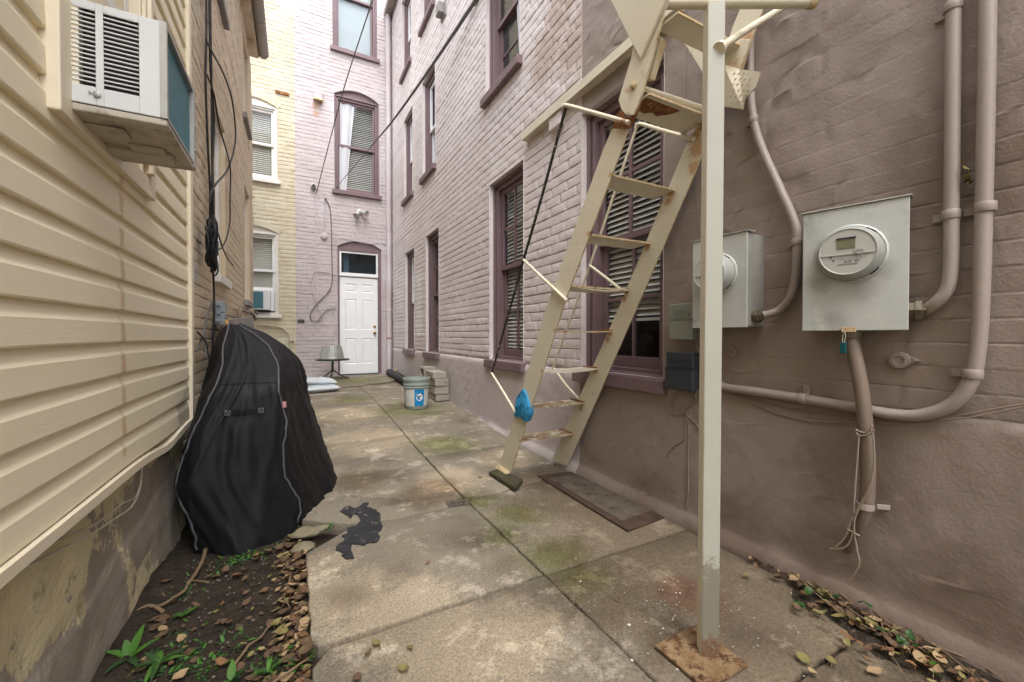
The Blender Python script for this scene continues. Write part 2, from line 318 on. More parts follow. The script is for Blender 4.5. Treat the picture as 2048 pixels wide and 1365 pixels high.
def brick_sheet(name, F, U, V, openings, mats, parent, du=.016, ch=.075, bl=.215, jd=.009, brick=None, plinth=None, rough=1.0, seed=1, pin=(), flip=False, fade_u1=False):
    u0, u1 = U; v0, v1 = V
    us = list(np.arange(u0, u1, du)) + [u1]
    k0 = math.floor(v0 / ch); k1 = math.ceil(v1 / ch); vs = []
    for k in range(k0, k1 + 1):
        for f in (0.0, .035, .07, .105, .5, .895, .93, .965): vs.append((k + f) * ch)
    def merge(arr, lo, hi, fixed, tol):
        fixed = sorted(set([lo, hi] + [q for q in fixed if lo < q < hi]))
        arr = [a for a in arr if lo < a < hi and min(abs(a - q) for q in fixed) > tol]
        return np.array(sorted(arr + fixed))
    us = merge(us, u0, u1, [q for o in openings for q in o[:2]], .005)
    vs = merge(vs, v0, v1, [q for o in openings for q in o[2:4]] + ([plinth] if plinth else []), .004)
    UU, VV = np.meshgrid(us, vs)
    edge = np.minimum(1, np.minimum(sstep(0, .04, UU - u0), sstep(0, .04, u1 - UU)))
    near = np.ones_like(UU)
    for (a, b, c, d) in openings:
        dd = np.maximum(np.maximum(a - UU, UU - b), np.maximum(c - VV, VV - d)); near = np.minimum(near, sstep(0, .025, dd))
    k = np.floor((VV + 1e-6) / ch); f = VV / ch - k
    row = ((k * 7919 + seed * 31) % 97) / 97.0
    ub = (UU + (k % 2) * bl * .5 + row * .04) / bl
    bi = np.floor(ub); fb = ub - bi
    hsh = lambda a, b, s: (((a.astype(np.int64) * 73856093) ^ (b.astype(np.int64) * 19349663) ^ s) & 0xffff) / 65535.0
    off = (hsh(bi, k, seed) - .5) * .005
    jv = np.where(f < .5, 1 - sstep(.02, .078, f), sstep(.922, .98, f))
    jamp = .25 + 1.25 * np.clip(vn(UU, k * 3.1, 4, seed + 3) + vn(UU, k * 1.7, 16, seed + 4) * .8 + .4, 0, 1)
    dbm = np.minimum(fb, 1 - fb) * bl
    ju = (1 - sstep(.004, .013, dbm)) * (.3 + .7 * (hsh(bi, k, seed + 9) > .35))
    h = off - jd * np.maximum(jv * jamp, ju * .8)
    h = h + rough * (.006 * vn(UU, VV, 2.2, seed + 5) + .005 * vn(UU, VV, 14, seed + 6) + .0035 * vn(UU, VV, 45, seed + 7) + .010 * vn(UU, VV, .8, seed + 8))
    if brick is not None:
        w = brick(UU, VV)
        crease = lambda sc, sd, wd: np.clip(1 - np.abs(vn(UU * .6, VV + .25 * UU, sc, sd)) / wd, 0, 1)
        soft = rough * (.009 * vn(UU * .5, VV, 3, seed + 11) + .006 * vn(UU, VV, 9, seed + 12) + .0025 * vn(UU * .6, VV, 30, seed + 13) + .0012 * vn(UU, VV, 60, seed + 14)
                        - .004 * crease(7, seed + 15, .05) * (vn(UU, VV, 2.5, seed + 16) > .05) + .0035 * crease(13, seed + 17, .08) * (vn(UU, VV, 3.5, seed + 18) > .0))
        h = h * w + soft * (1 - w)
    mi = np.zeros_like(UU)
    h = h * np.minimum(1, .15 + near)
    if fade_u1 is not False: h = h * sstep(0, .06, np.abs(UU - fade_u1))
    if plinth:
        pe = plinth + .012 * vn(UU, UU * 0, 9, 20) + .006 * vn(UU, UU * 0, 40, 21)
        w = sstep(0, .006, pe - VV)
        ck = lambda sc, sd, wd: np.clip(1 - np.abs(vn(UU * .5, VV + .3 * UU, sc, sd)) / wd, 0, 1)
        hp = .014 + .006 * vn(UU, VV, 4, 22) + .003 * vn(UU, VV, 16, 23) + .0016 * vn(UU, VV, 48, 24) - .003 * ck(5, 25, .035) * (vn(UU, VV, 2, 26) > .08) + .0025 * ck(9, 27, .05) * (vn(UU, VV, 3, 28) > .02) + (.034 + .016 * vn(UU, VV * 0, 6, 29)) * sstep(.10, .02, VV + .03 * vn(UU, UU * 0, 7, 31))
        h = h * (1 - w) + hp * w; mi = (VV < plinth).astype(float)
    wob = (.006 * vn(UU, k * 0 + VV, 1.1, seed + 30) + .003 * vn(UU, VV, 4, seed + 31)) * near * edge * ((VV > v0) & (VV < v1))
    if plinth: wob = wob * (np.abs(VV - plinth) > .02)
    VV2 = VV + wob
    ny, nx = UU.shape
    P = np.zeros((ny * nx, 3)); o = np.array(F(0, 0, 0)); eu = np.array(F(1, 0, 0)) - o; en = np.array(F(0, 0, 1)) - o
    P = o + UU.reshape(-1, 1) * eu + np.array((0, 0, 1.0)) * VV2.reshape(-1, 1) + en * h.reshape(-1, 1)
    cu = .5 * (us[1:] + us[:-1]); cv = .5 * (vs[1:] + vs[:-1]); CU, CV = np.meshgrid(cu, cv)
    keep = np.ones_like(CU, bool)
    for (a, b, c, d) in openings: keep &= ~((CU > a) & (CU < b) & (CV > c) & (CV < d))
    ii = (np.arange(ny - 1)[:, None] * nx + np.arange(nx - 1)[None, :])
    q = np.stack([ii, ii + 1, ii + nx + 1, ii + nx], -1)[keep]
    cr = np.cross(eu, (0, 0, 1.0))
    if np.dot(cr, en) < 0: q = q[:, ::-1]
    org = np.array(ORG[parent.name]); me = bpy.data.meshes.new(name)
    me.vertices.add(len(P)); me.vertices.foreach_set('co', (P - org).astype(np.float32).ravel())
    me.loops.add(q.size); me.loops.foreach_set('vertex_index', q.astype(np.int32).ravel())
    me.polygons.add(len(q)); me.polygons.foreach_set('loop_start', np.arange(0, q.size, 4, dtype=np.int32))
    me.polygons.foreach_set('use_smooth', np.ones(len(q), bool))
    for m in mats: me.materials.append(M[m])
    if plinth:
        me.polygons.foreach_set('material_index', (CV[keep] < plinth).astype(np.int32))
    me.update(calc_edges=True); me.validate()
    ob = bpy.data.objects.new(name, me); COL.objects.link(ob); ob.parent = parent; ORG[ob.name] = ORG[parent.name]
    return ob

def reveals(mb, F, o, depth=.13, back=True):
    u0, u1, v0, v1 = o
    q = [(u0, v0), (u1, v0), (u1, v1), (u0, v1)]
    c = ((u0 + u1) / 2, (v0 + v1) / 2)
    for i in range(4):
        a, b = q[i], q[(i + 1) % 4]
        mb.quad(F(a[0], a[1], .004), F(b[0], b[1], .004), F(b[0], b[1], -depth), F(a[0], a[1], -depth))

# ------------------------------------------------------------------ windows
def window(F, o, parent, frame='purple', sash='purple', cols=1, rows=1, sill=True, blind=None, tilt=35, casing=.075, inner=None,
           recess=.085, arch=0, curtain=False, label=None, pane='glass', sillmat=None, slat='blind', meet=.5, screen=False, sillh=.085, name='window', ac=0):
    """a double hung window set in a wall opening: frame > sill, sash, pane, blind (all sub-parts of the window part)"""
    u0, u1, v0, v1 = o; vt = v1 - arch
    m = MB(); c = casing
    m.fbox(F, u0, u0 + c, v0, vt, -recess - .07, -recess + .02); m.fbox(F, u1 - c, u1, v0, vt, -recess - .07, -recess + .02)
    m.fbox(F, u0 + c, u1 - c, vt - c, vt, -recess - .07, -recess + .018)
    m.fbox(F, u0 + c, u1 - c, v0, v0 + .035, -recess - .07, -recess + .01)
    for s in (0, 1):    # outer bead
        a = u0 + .002 if s == 0 else u1 - .028
        m.fbox(F, a, a + .026, v0 + .003, vt - .003, -recess + .02, -recess + .045)
        b = u0 + c - .022 if s == 0 else u1 - c
        m.fbox(F, b, b + .022, v0 + .035, vt - c, -recess + .021, -recess + .034)
    m.fbox(F, u0 + .03, u1 - .03, vt - .03, vt - .002, -recess + .018, -recess + .045)
    if arch:
        pts = []
        for k in range(13):
            t = k / 12; uu = u0 + (u1 - u0) * t; pts.append((uu, vt + arch * (1 - (2 * t - 1) ** 2)))
        poly = [F(u, v, -recess + .012) for u, v in pts]
        m.prism(poly, F(0, 0, -.06) - F(0, 0, 0))
    w = obj(name, m, frame, parent, bev=.004)
    if label: w['label'] = label
    iu0, iu1, iv0, iv1 = u0 + c, u1 - c, v0 + .035, vt - c
    vm = iv0 + (iv1 - iv0) * meet
    glass = MB()
    for which, (a, b, n) in enumerate(((iv0, vm + .02, -recess - .045), (vm - .02, iv1, -recess - .012))):
        s = MB(); sw = .042 if inner is None else .05
        bot = .07 if which == 0 else .045
        if ac and which == 0: a = a + ac
        s.fbox(F, iu0 + .002, iu0 + sw, a, b, n - .03, n); s.fbox(F, iu1 - sw, iu1 - .002, a, b, n - .03, n)
        s.fbox(F, iu0 + sw, iu1 - sw, a, a + bot, n - .03, n - .001); s.fbox(F, iu0 + sw, iu1 - sw, b - .042, b, n - .03, n - .001)
        gu0, gu1, gv0, gv1 = iu0 + sw, iu1 - sw, a + bot, b - .042
        for q in range(1, cols):
            x = gu0 + (gu1 - gu0) * q / cols; s.fbox(F, x - .011, x + .011, gv0, gv1, n - .026, n - .004)
        for q in range(1, rows):
            y = gv0 + (gv1 - gv0) * q / rows
            for p in range(cols):
                xa = gu0 + (gu1 - gu0) * p / cols + (.011 if p else 0); xb = gu0 + (gu1 - gu0) * (p + 1) / cols - (.011 if p < cols - 1 else 0)
                s.fbox(F, xa, xb, y - .011, y + .011, n - .024, n - .006)
        obj('sash', s, sash, w, bev=.003)
        pq = [F(gu0, gv0, n - .015), F(gu1, gv0, n - .015), F(gu1, gv1, n - .015), F(gu0, gv1, n - .015)]
        if (pq[1] - pq[0]).cross(pq[2] - pq[1]).dot(F(0, 0, 1) - F(0, 0, 0)) < 0: pq = pq[::-1]
        glass.quad(*pq)
    obj('pane', glass, pane, w, fix=False)
    if sill:
        s = MB(); s.fbox(F, u0 - .045, u1 + .045, v0 - sillh, v0 - .004, -.02, .055); s.fbox(F, u0 + .004, u1 - .004, v0 - .03, v0 + .012, -recess - .03, -.022)
        obj('sill', s, sillmat or frame, w, bev=.006)
    dz = -recess - .085
    if blind is not None:
        s = MB(); y = iv1 - .02; lo = iv0 + (iv1 - iv0) * blind; t = R(tilt); hw = .022
        while y > lo:
            yy = y + random.uniform(-.002, .002); d1 = hw * math.cos(t); d2 = hw * math.sin(t)
            s.quad(F(iu0 + .012, yy - d2, dz + d1), F(iu1 - .012, yy - d2 + random.uniform(-.002, .002), dz + d1), F(iu1 - .012, yy + d2, dz - d1), F(iu0 + .012, yy + d2, dz - d1)); y -= .037
        s.fbox(F, iu0 + .01, iu1 - .01, iv1 - .035, iv1 + .01, dz - .03, dz + .03)
        s.fbox(F, iu0 + .012, iu1 - .012, lo - .022, lo - .004, dz - .02, dz + .02)
        obj('blind', s, slat, w, fix=False)
    if curtain:
        s = MB(); n = 24; ps = []
        for k in range(n + 1):
            t = k / n; ps.append((iu0 + .02 + (iu1 - iu0) * .42 * t, .010 * math.sin(t * 13 + math.sin(t * 5))))
        for k in range(n):
            (a, da), (b, db) = ps[k], ps[k + 1]
            f = lambda x: iu0 + .02 + (x - iu0 - .02) * .45
            s.quad(F(f(a), iv0, dz + .06 + da), F(f(b), iv0, dz + .06 + db), F(b, iv1, dz + .06 + db), F(a, iv1, dz + .06 + da))
        obj('curtain', s, 'curtain', w, smooth=180, fix=False)
    if screen:
        s = MB(); s.quad(F(iu0 + .01, iv0, dz), F(iu1 - .01, iv0, dz), F(iu1 - .01, iv1, dz), F(iu0 + .01, iv1, dz)); obj('shade', s, 'paper', w, fix=False)
    s = MB(); a = dz - .45
    for p in (((u0, v0), (u1, v0)), ((u1, v0), (u1, v1)), ((u1, v1), (u0, v1)), ((u0, v1), (u0, v0))):
        (x1, y1), (x2, y2) = p; s.quad(F(x1, y1, -recess - .071), F(x2, y2, -recess - .071), F(x2, y2, a), F(x1, y1, a))
    s.quad(F(u0, v0, a), F(u1, v0, a), F(u1, v1, a), F(u0, v1, a))
    obj('room_shell', s, 'dark', w, fix=False)
    return w

def op_r(l, r, ytop_l, ybot_r=None, zs=None, z1=None, X=XR):
    """opening in the right wall from pixel columns l, r and a head pixel at l"""
    ua = at_x(l, 600, X).y; ub = at_x(r, 600, X).y
    return min(ua, ub), max(ua, ub)

# ================================================================== THE SETTING
mb = MB()      # earth under everything, one sheet to the horizon, following the slight rise of the yard
ys = [-60, -20, -6, -3] + [2.2 + .4 * i for i in range(11)] + [9, 20, 60]
xs = [-60, -20, -3, -.6, -.3, -.1, .06, .5, 1, 1.5, 1.9, 4, 20, 60]
vv = [(x, y, gz(y) - .065) for y in ys for x in xs]
mb.add(vv, [(j * len(xs) + i, j * len(xs) + i + 1, (j + 1) * len(xs) + i + 1, (j + 1) * len(xs) + i) for j in range(len(ys) - 1) for i in range(len(xs) - 1)])
tag(obj('ground', mb, 'soil', fix=False), kind='structure')

# ---- bare earth strip by the left foundation: lumpy soil
mb = MB(); nx, ny = 30, 150; x0, x1, y0, y1 = -.56, .09, -.6, 3.1
G = np.zeros((ny, nx)); XX, YY = np.meshgrid(np.linspace(x0, x1, nx), np.linspace(y0, y1, ny))
ZZ = -.035 + .03 * vn(XX, YY, 4, 1) + .022 * vn(XX, YY, 14, 2) + .012 * vn(XX, YY, 37, 3) - .012 * sstep(-.05, .06, XX) + .025 * sstep(-.4, -.53, XX)
mb.add([(XX[j, i], YY[j, i], ZZ[j, i]) for j in range(ny) for i in range(nx)], [(j * nx + i, j * nx + i + 1, (j + 1) * nx + i + 1, (j + 1) * nx + i) for j in range(ny - 1) for i in range(nx - 1)])
tag(obj('soil', mb, 'soil', smooth=180, fix=False), kind='structure')

def jag(poly, step=.05, amp=.0035):
    out = []
    for i in range(len(poly)):
        a = Vector((*poly[i], 0)); b = Vector((*poly[(i + 1) % len(poly)], 0)); n = max(1, int((b - a).length / step))
        pe = (b - a).normalized().cross(Vector((0, 0, 1)))
        for k in range(n):
            p = a.lerp(b, k / n)
            if k: p = p + pe * random.uniform(-amp, amp)
            out.append((p.x, p.y))
    return out
# ---- concrete yard: cast slabs with open joints, chipped edges
slabs = []
L0, J, RX = .04, .92, 1.835
def slab(poly, dz=0.0, tilt=0.0): slabs.append((poly, dz, tilt))
for a, b in ((-3.2, -2.4), (-2.39, -1.6), (-1.59, -.8), (-.79, -.13), (-.12, .655)):
    slab([(L0, a), (J - .006, a), (J - .006, b), (L0, b)], random.uniform(-.004, .004))
    slab([(J + .006, a), (RX, a), (RX, b), (J + .006, b)], random.uniform(-.006, 0))
slab([(.075, .665), (J - .006, .665), (J - .006, 1.434), (L0 + .045, 1.420), (L0, 1.36), (L0, .7)], .002)
slab([(L0 + .02, 1.452), (J - .006, 1.446), (J - .006, 2.252), (.80, 2.264), (.235, 2.264), (L0, 2.10), (L0, 1.49)], .001)
slab([(J + .007, .665), (RX, .665), (RX, 1.436), (J + .007, 1.436)], -.004)
slab([(J + .007, 1.447), (RX, 1.447), (RX, 2.42), (1.4, 2.38), (1.12, 2.33), (.99, 2.345), (J + .007, 2.30)], -.002)
slab([(.36, 2.272), (.79, 2.272), (.80, 2.37), (.913, 2.375), (.913, 2.44), (.62, 2.465), (.33, 2.68), (.045, 2.835), (.03, 2.49), (.17, 2.38)], 0)
slab([(.045, 2.843), (.335, 2.688), (.625, 2.473), (.913, 2.448), (.913, 3.06), (.045, 3.06)], .002)
slab([(J + .007, 2.39), (1.0, 2.353), (1.12, 2.338), (1.4, 2.388), (RX, 2.428), (RX, 3.25), (J + .007, 3.25)], .003)
for a, b in ((3.07, 3.87), (3.88, 4.68), (4.69, 5.5), (5.51, 6.3), (6.31, 7.1), (7.11, 8.86)):
    slab([(-.62 if a > 3.5 else -.2, a), (J - .005, a), (J - .005, b), (-.62 if a > 3.5 else -.2, b)])
for a, b in ((3.26, 4.2), (4.21, 5.2), (5.21, 6.3), (6.31, 7.3), (7.31, 8.86)):
    slab([(J + .005, a), (RX, a), (RX, b), (J + .005, b)], random.uniform(-.002, .002))
mb = MB()
for poly, dz, tl in slabs:
    poly = jag(poly); n = len(poly)
    cx = sum(p[0] for p in poly) / n; cy = sum(p[1] for p in poly) / n
    rot = random.uniform(-.002, .002)
    zf = lambda x, y: gz(y) + dz + rot * (x - cx) * 2
    rings = [(1.0, -.07), (1.0, -.010), (.9965, -.003), (.991, 0.0)]
    vs = []; fs = []
    dmin = .012
    def inset(p, d):
        v = Vector((p[0] - cx, p[1] - cy)); l = v.length; v *= max(0, 1 - d / l) if l else 0; return (cx + v.x, cy + v.y)
    for d, z in ((0, -.07), (0, -.009), (.003, -.003), (.010, 0)):
        for p in poly:
            q = inset(p, d * .7); vs.append((q[0], q[1], zf(*q) + z))
    for r in range(3):
        for k in range(n): k2 = (k + 1) % n; fs.append((r * n + k, r * n + k2, (r + 1) * n + k2, (r + 1) * n + k))
    fs.append(tuple(3 * n + k for k in range(n)))
    mb.add(vs, fs)
# apron before the door
ap = [(.28, 7.02), (.9, 7.06), (1.45, 7.35), (1.72, 7.7), (1.75, 8.83), (.28, 8.83)]
top = [(x, y, .186 + .02 * min(1, (y - 7) / 1.2)) for x, y in ap]
mb.add([(x, y, .10) for x, y in ap] + top, [(5, 4, 3, 2, 1, 0), (6, 7, 8, 9, 10, 11)] + [(i, (i + 1) % 6, 6 + (i + 1) % 6, 6 + i) for i in range(6)])
tag(obj('concrete_path', mb, 'concrete', smooth=50), kind='structure')
MOSS = (.105, .112, .026)
gp = lambda x, y, r: (*ground(x, y)[:], r)
add_mask(M['concrete'], (.66, .58, .51), [(1.55, 1.2, 0, .85), (1.5, .7, 0, .8), (1.55, 1.9, 0, .6), (1.3, .3, 0, .6), (1.6, 2.3, 0, .45), gp(870, 985, .3), gp(720, 960, .3)], .5, 3.5, .95, True, .6)
add_mask(M['concrete'], (1.7, 1.62, 1.5), [gp(930, 1300, .34), gp(800, 1230, .3), gp(1000, 1270, .26), gp(650, 1130, .16), gp(680, 1200, .24), gp(740, 880, .5), gp(900, 960, .3), gp(690, 830, .5), gp(1010, 920, .3)], .35, 8.0, .8, True, .9)
add_mask(M['concrete'], (.58, .64, .33), [gp(1110, 1112, .24), gp(1040, 1030, .24), gp(815, 820, .62), gp(705, 765, .8), gp(960, 1000, .18), gp(700, 800, .4), gp(890, 890, .4), gp(1000, 1070, .16), gp(1160, 1150, .2)], .7, 6.0, .85, True, 1.0)
add_mask(M['concrete'], (.52, .44, .36), [gp(860, 1010, .12), gp(700, 1190, .12), gp(940, 1080, .2), gp(1180, 1240, .25), gp(1010, 1130, .15), gp(780, 950, .2), gp(800, 1150, .12)], .9, 7.0, .4, True, .9)
add_mask(M['concrete'], (.9, .55, .45), [gp(1390, 1190, .16)], .4, 9, .6, True, .8)

# ================================================================== LEFT: house clad in cream siding
SY1 = 2.80
house = thing('siding_house', 'cream vinyl sided house on a peeling yellow foundation at left', 'house', (-3.2, -.1, 0))
mb = MB()
P0 = .1035; z = .562; prof = []           # dutch lap: flat face, then a cove leaning back
while z < 4.1:
    prof += [(.018, z), (.0198, z + .005), (.018, z + .064), (.0128, z + .074), (.0075, z + .088), (.0048, z + P0 - .001), (.0048, z + P0)]
    z += P0
OPN = (1.395, 2.02, 1.60, 2.75)
def sid(y0, y1, za=0, zb=99):
    pr = [p for p in prof if za - 1e-6 <= p[1] <= zb + 1e-6]
    n = max(2, int((y1 - y0) / .12)); ysb = np.linspace(y0, y1, n + 1)
    vs = []
    for (d, zz) in pr:
        for y in ysb:
            sag = .0025 * math.sin(y * 3.1 + zz * 2) + .002 * mnoise.noise((y * 2.5, zz * 3, 0)) - (.012 * max(0, 1 - abs(y - 2.35) / .5) if zz < .63 else 0)
            vs.append((XS - .02 + d, y, zz + sag))
    m = len(ysb)
    mb.add(vs, [(j * m + i, j * m + i + 1, (j + 1) * m + i + 1, (j + 1) * m + i) for j in range(len(pr) - 1) for i in range(m - 1)])
ymid = z
sid(-4, OPN[0] - .03); sid(OPN[1] + .03, SY1 - .02); sid(OPN[0] - .03, OPN[1] + .03, 0, OPN[2] - .02); sid(OPN[0] - .03, OPN[1] + .03, OPN[3] + .02)
o = obj('siding', mb, 'siding', house, fix=False); 
for p in o.data.polygons: p.use_smooth = False
add_mask(M['siding'], (.50, .29, .10), [(-.49, at_x(247, 650, XS).y, z_, .030) for z_ in np.arange(.62, 1.60, .022)], .5, 14.0, .6, False, .4)
add_mask(M['siding'], (.33, .29, .22), [(-.49, 2.72, .62, .16), (-.49, 2.6, .6, .1)], .3, 9.0, .6)
mb = MB()
mb.box(-6, XS - .024, -4, SY1 - .006, .54, 4.15)
obj('wall', mb, 'siding', house)
mb = MB()   # corner post
mb.box(XS - .015, XS + .014, SY1 - .055, SY1, .55, 4.14); mb.box(XS - .08, XS - .015, SY1 - .012, SY1 + .004, .55, 4.14)
obj('corner_post', mb, 'trim_cream', house, bev=.003)
mb = MB()   # starter strip along the bottom edge, sprung loose near the far end
path = []
for k in range(60):
    y = -4 + (SY1 + 4) * k / 59; dr = -.028 * math.exp(-((y - 2.3) / .22) ** 2); path.append((y, dr))
for (y0, d0), (y1, d1) in zip(path[:-1], path[1:]):
    mb.hexa([(XS - .03, y0, .528 + d0), (XS + .012, y0, .528 + d0), (XS + .012, y1, .528 + d1), (XS - .03, y1, .528 + d1), (XS - .03, y0, .556 + d0), (XS + .012, y0, .556 + d0), (XS + .012, y1, .556 + d1), (XS - .03, y1, .556 + d1)])
obj('starter_strip', mb, 'trim_cream', house)
mb = MB(); nx, nz = 260, 60     # foundation: rendered and peeling
vs = []
for j in range(nz):
    for i in range(nx):
        y = -4 + (SY1 + 4) * i / (nx - 1); zz = -.15 + .72 * j / (nz - 1)
        d = .016 * mnoise.noise((y * 2.2, zz * 2.2, 1)) + .007 * mnoise.noise((y * 9, zz * 9, 2)) + .05 * max(0, .12 - zz) + .007 * float(sstep(.015, -.015, np.array(zz - .22 - .10 * (y - 1.6) - .03 * mnoise.noise((y * 4, 0, 9)))))
        vs.append((XF - .01 + d, y, zz))
mb.add(vs, [(j * nx + i, j * nx + i + 1, (j + 1) * nx + i + 1, (j + 1) * nx + i) for j in range(nz - 1) for i in range(nx - 1)])
obj('foundation', mb, 'fnd', house, smooth=180, fix=False)
add_mask(M['fnd'], (.31, .262, .215), [(-.53, 1.75, .12, .2), (-.53, 2.1, .3, .22), (-.53, 1.45, .05, .2), (-.53, 2.4, .2, .3), (-.53, 1.2, .2, .12), (-.53, 1.0, -.02, .25)], .08, 7.0, .95)
mb = MB(); mb.box(-6, XF - .03, -4, SY1 - .01, -.2, .539); obj('foundation_core', mb, 'fnd', house)
mb = MB(); mb.box(-6.2, -.44, -4.2, SY1 + .1, 4.151, 4.25); obj('roof', mb, 'roof', house)
w = window(FS, OPN, house, frame='trim_cream', sash='white', casing=.05, recess=.01, sill=False, blind=None, meet=.42, name='window')
mb = MB(); a, b, c, d = OPN     # J trim round the window
mb.fbox(FS, a - .055, a + .004, c - .075, d + .05, -.018, .022); mb.fbox(FS, b - .004, b + .06, c - .075, d + .05, -.018, .022); mb.fbox(FS, a + .004, b - .004, c - .075, c - .005, -.018, .020); mb.fbox(FS, a + .004, b - .004, d, d + .05, -.018, .020)
obj('window_trim', mb, 'trim_cream', house, bev=.004)

# ---- window air conditioner hanging out of that window
AY0, AY1, AX0, AX1, AZ0, AZ1 = 1.395, 1.742, -.62, -.298, 1.575, 1.828
ac = thing('window_air_conditioner', 'white window air conditioner jutting from the cream sided house, teal fins at its back', 'air conditioner', ((AX0 + AX1) / 2, (AY0 + AY1) / 2, AZ0))
def acz(x): return AZ0 - .014 * (x - AX0) / (AX1 - AX0)
mb = MB(); th = .006
zlo = AZ0
# near side: sheet with two banks of louvre slots
def side(y, out):
    X = [AX0, -.515, -.435, -.42, -.352, AX1]     # columns: front strip, bank 1, mullion, bank 2, plain strip
    z0, z1 = AZ0, AZ1; sl = []
    n = 17; a0, a1 = AZ0 + .045, AZ1 - .018; pit = (a1 - a0) / n
    def plate(xa, xb, za, zb): mb.box(xa, xb, min(y, y - out), max(y, y - out), za, zb)
    plate(X[0], X[1], z0, z1); plate(X[2], X[3], z0, z1); plate(X[4], X[5] - .0, z0, z1)
    for xa, xb in ((X[1], X[2]), (X[3], X[4])):
        plate(xa, xb, z0, a0); plate(xa, xb, a1, z1)
        for k in range(n):
            zc = a0 + pit * k
            t = .0075
            mb.hexa([(xa, y, zc + t), (xb, y, zc + t), (xb, y + .008, zc + pit), (xa, y + .008, zc + pit), (xa, y - .001, zc + t + .0035), (xb, y - .001, zc + t + .0035), (xb, y + .007, zc + pit + .003), (xa, y + .007, zc + pit + .003)])
side(AY0, -.004)
mb.box(AX0, AX1, AY1 - .004, AY1, AZ0, AZ1)
mb.box(AX0, AX1 - .004, AY0 + .004, AY1 - .004, AZ1 - .004, AZ1)
cab = obj('cabinet', mb, 'acwhite', ac, bev=.0015, seg=1)
mb = MB(); mb.box(AX0 + .01, AX1 - .03, AY0 + .03, AY1 - .03, AZ0 + .01, AZ1 - .01); obj('inner_housing', mb, 'acdark', ac)
mb = MB()   # base pan with a stamped rib
mb.hexa([(AX0, AY0 + .002, AZ0 - .022), (AX1 + .002, AY0 + .002, AZ0 - .018), (AX1 + .002, AY1 - .002, AZ0 - .018), (AX0, AY1 - .002, AZ0 - .022), (AX0, AY0 + .002, AZ0 - .001), (AX1 + .002, AY0 + .002, AZ0 - .001), (AX1 + .002, AY1 - .002, AZ0 - .001), (AX0, AY1 - .002, AZ0 - .001)])
mb.box(-.56, -.33, 1.60, 1.66, AZ0 - .034, AZ0 - .0185); mb.box(-.50, -.40, 1.46, 1.52, AZ0 - .028, AZ0 - .0205); mb.box(-.42, -.34, 1.56, 1.6, AZ0 - .03, AZ0 - .0186)
obj('base_pan', mb, 'acpan', ac, bev=.006)
mb = MB(); mb.box(AX1 - .02, AX1 - .008, AY0 + .012, AY1 - .02, AZ0 + .006, AZ1 - .012); obj('condenser', mb, 'accoil', ac)
mb = MB()
mb.box(AX1 - .012, AX1 + .003, AY0 - .002, AY0 + .012, AZ0, AZ1); mb.box(AX1 - .012, AX1 + .004, AY1 - .025, AY1 + .003, AZ0 - .01, AZ1); mb.box(AX1 - .012, AX1 + .003, AY0 + .012, AY1 - .025, AZ1 - .012, AZ1); mb.box(AX1 - .012, AX1 + .003, AY0 + .012, AY1 - .025, AZ0, AZ0 + .008)
for zz in (.05, .13, .21): mb.lathe([(.004, 0), (.004, .003)], (AX1 + .004, AY1 - .012, AZ0 + zz), (1, 0, 0), 8)
obj('rear_frame', mb, 'metertop', ac)
mb = MB(); mb.lathe([(.008, 0), (.008, .003), (.005, .005)], (-.432, AY0 - .001, AZ0 + .026), (0, -1, 0), 12); mb.lathe([(.003, 0), (.003, .003)], (-.445, AY0 - .001, AZ0 + .028), (0, -1, 0), 8)
obj('screw', mb, 'metertop', ac, smooth=40)

# ================================================================== LEFT: yellow painted brick house
WY = 7.70
yh = thing('yellow_brick_house', 'pale yellow painted brick house behind the sided house, with white windows', 'house', (-2.5, 7, 0))
WA = (4.17, 4.72, 1.52, 2.93); WBo = (6.45, 7.05, 1.48, 3.0); WC = (4.17, 4.72, 4.0, 5.05); WD = (6.45, 7.05, 3.93, 5.0)
brick_sheet('wing_wall', FWg, (2.75, WY), (-.1, 5.25), [WA, WBo, WC, WD], ['beige'], yh, du=.02, jd=.010, seed=5, rough=1.2)
for o_ in (WA, WBo, WC, WD): mb = MB(); reveals(mb, FWg, o_, .11); obj('window_reveal', mb, 'beige', yh, fix=False)
mb = MB(); mb.box(-6, XW - .02, WY - .25, WY, -.1, 5.25); obj('wing_gable', mb, 'beige', yh)
mb = MB(); mb.box(-6, XW - .03, 2.86, 3.1, -.1, 5.25); obj('wing_front', mb, 'beige', yh)
for o_, st in ((WA, 0), (WBo, 1), (WC, 2), (WD, 3)):
    mb = MB(); u0, u1, v0, v1 = o_
    m = MB(); m.fbox(FWg, u0, u0 + .06, v0, v1, -.09, -.04); m.fbox(FWg, u1 - .06, u1, v0, v1, -.09, -.04); m.fbox(FWg, u0 + .06, u1 - .06, v1 - .06, v1, -.09, -.041); m.fbox(FWg, u0 + .06, u1 - .06, v0, v0 + .05, -.09, -.041)
    wi = obj('window', m, 'oldwhite', yh, bev=.003)
    m = MB(); m.fbox(FWg, u0 + .06, u1 - .06, v0 + .05, v1 - .06, -.085, -.065)
    obj('boarding' if st in (0, 2) else 'shade', m, 'white' if st in (0, 2) else 'paper', wi)
    m = MB(); m.fbox(FWg, u0 - .06, u1 + .06, v0 - .075, v0 - .003, -.05, .045); obj('sill', m, 'board' if st else 'oldwhite', wi, bev=.005)
YU = (-1.12, -.265, 3.89, 5.36); YL = (-1.12, -.265, 1.40, 3.02)
brick_sheet('rear_wall', FB, (-2.4, .023), (-.1, 9.5), [YU, YL], ['yellow'], yh, du=.02, jd=.010, seed=9)
for o_ in (YU, YL): mb = MB(); reveals(mb, FB, o_, .12); obj('window_reveal', mb, 'yellow', yh, fix=False)
mb = MB()
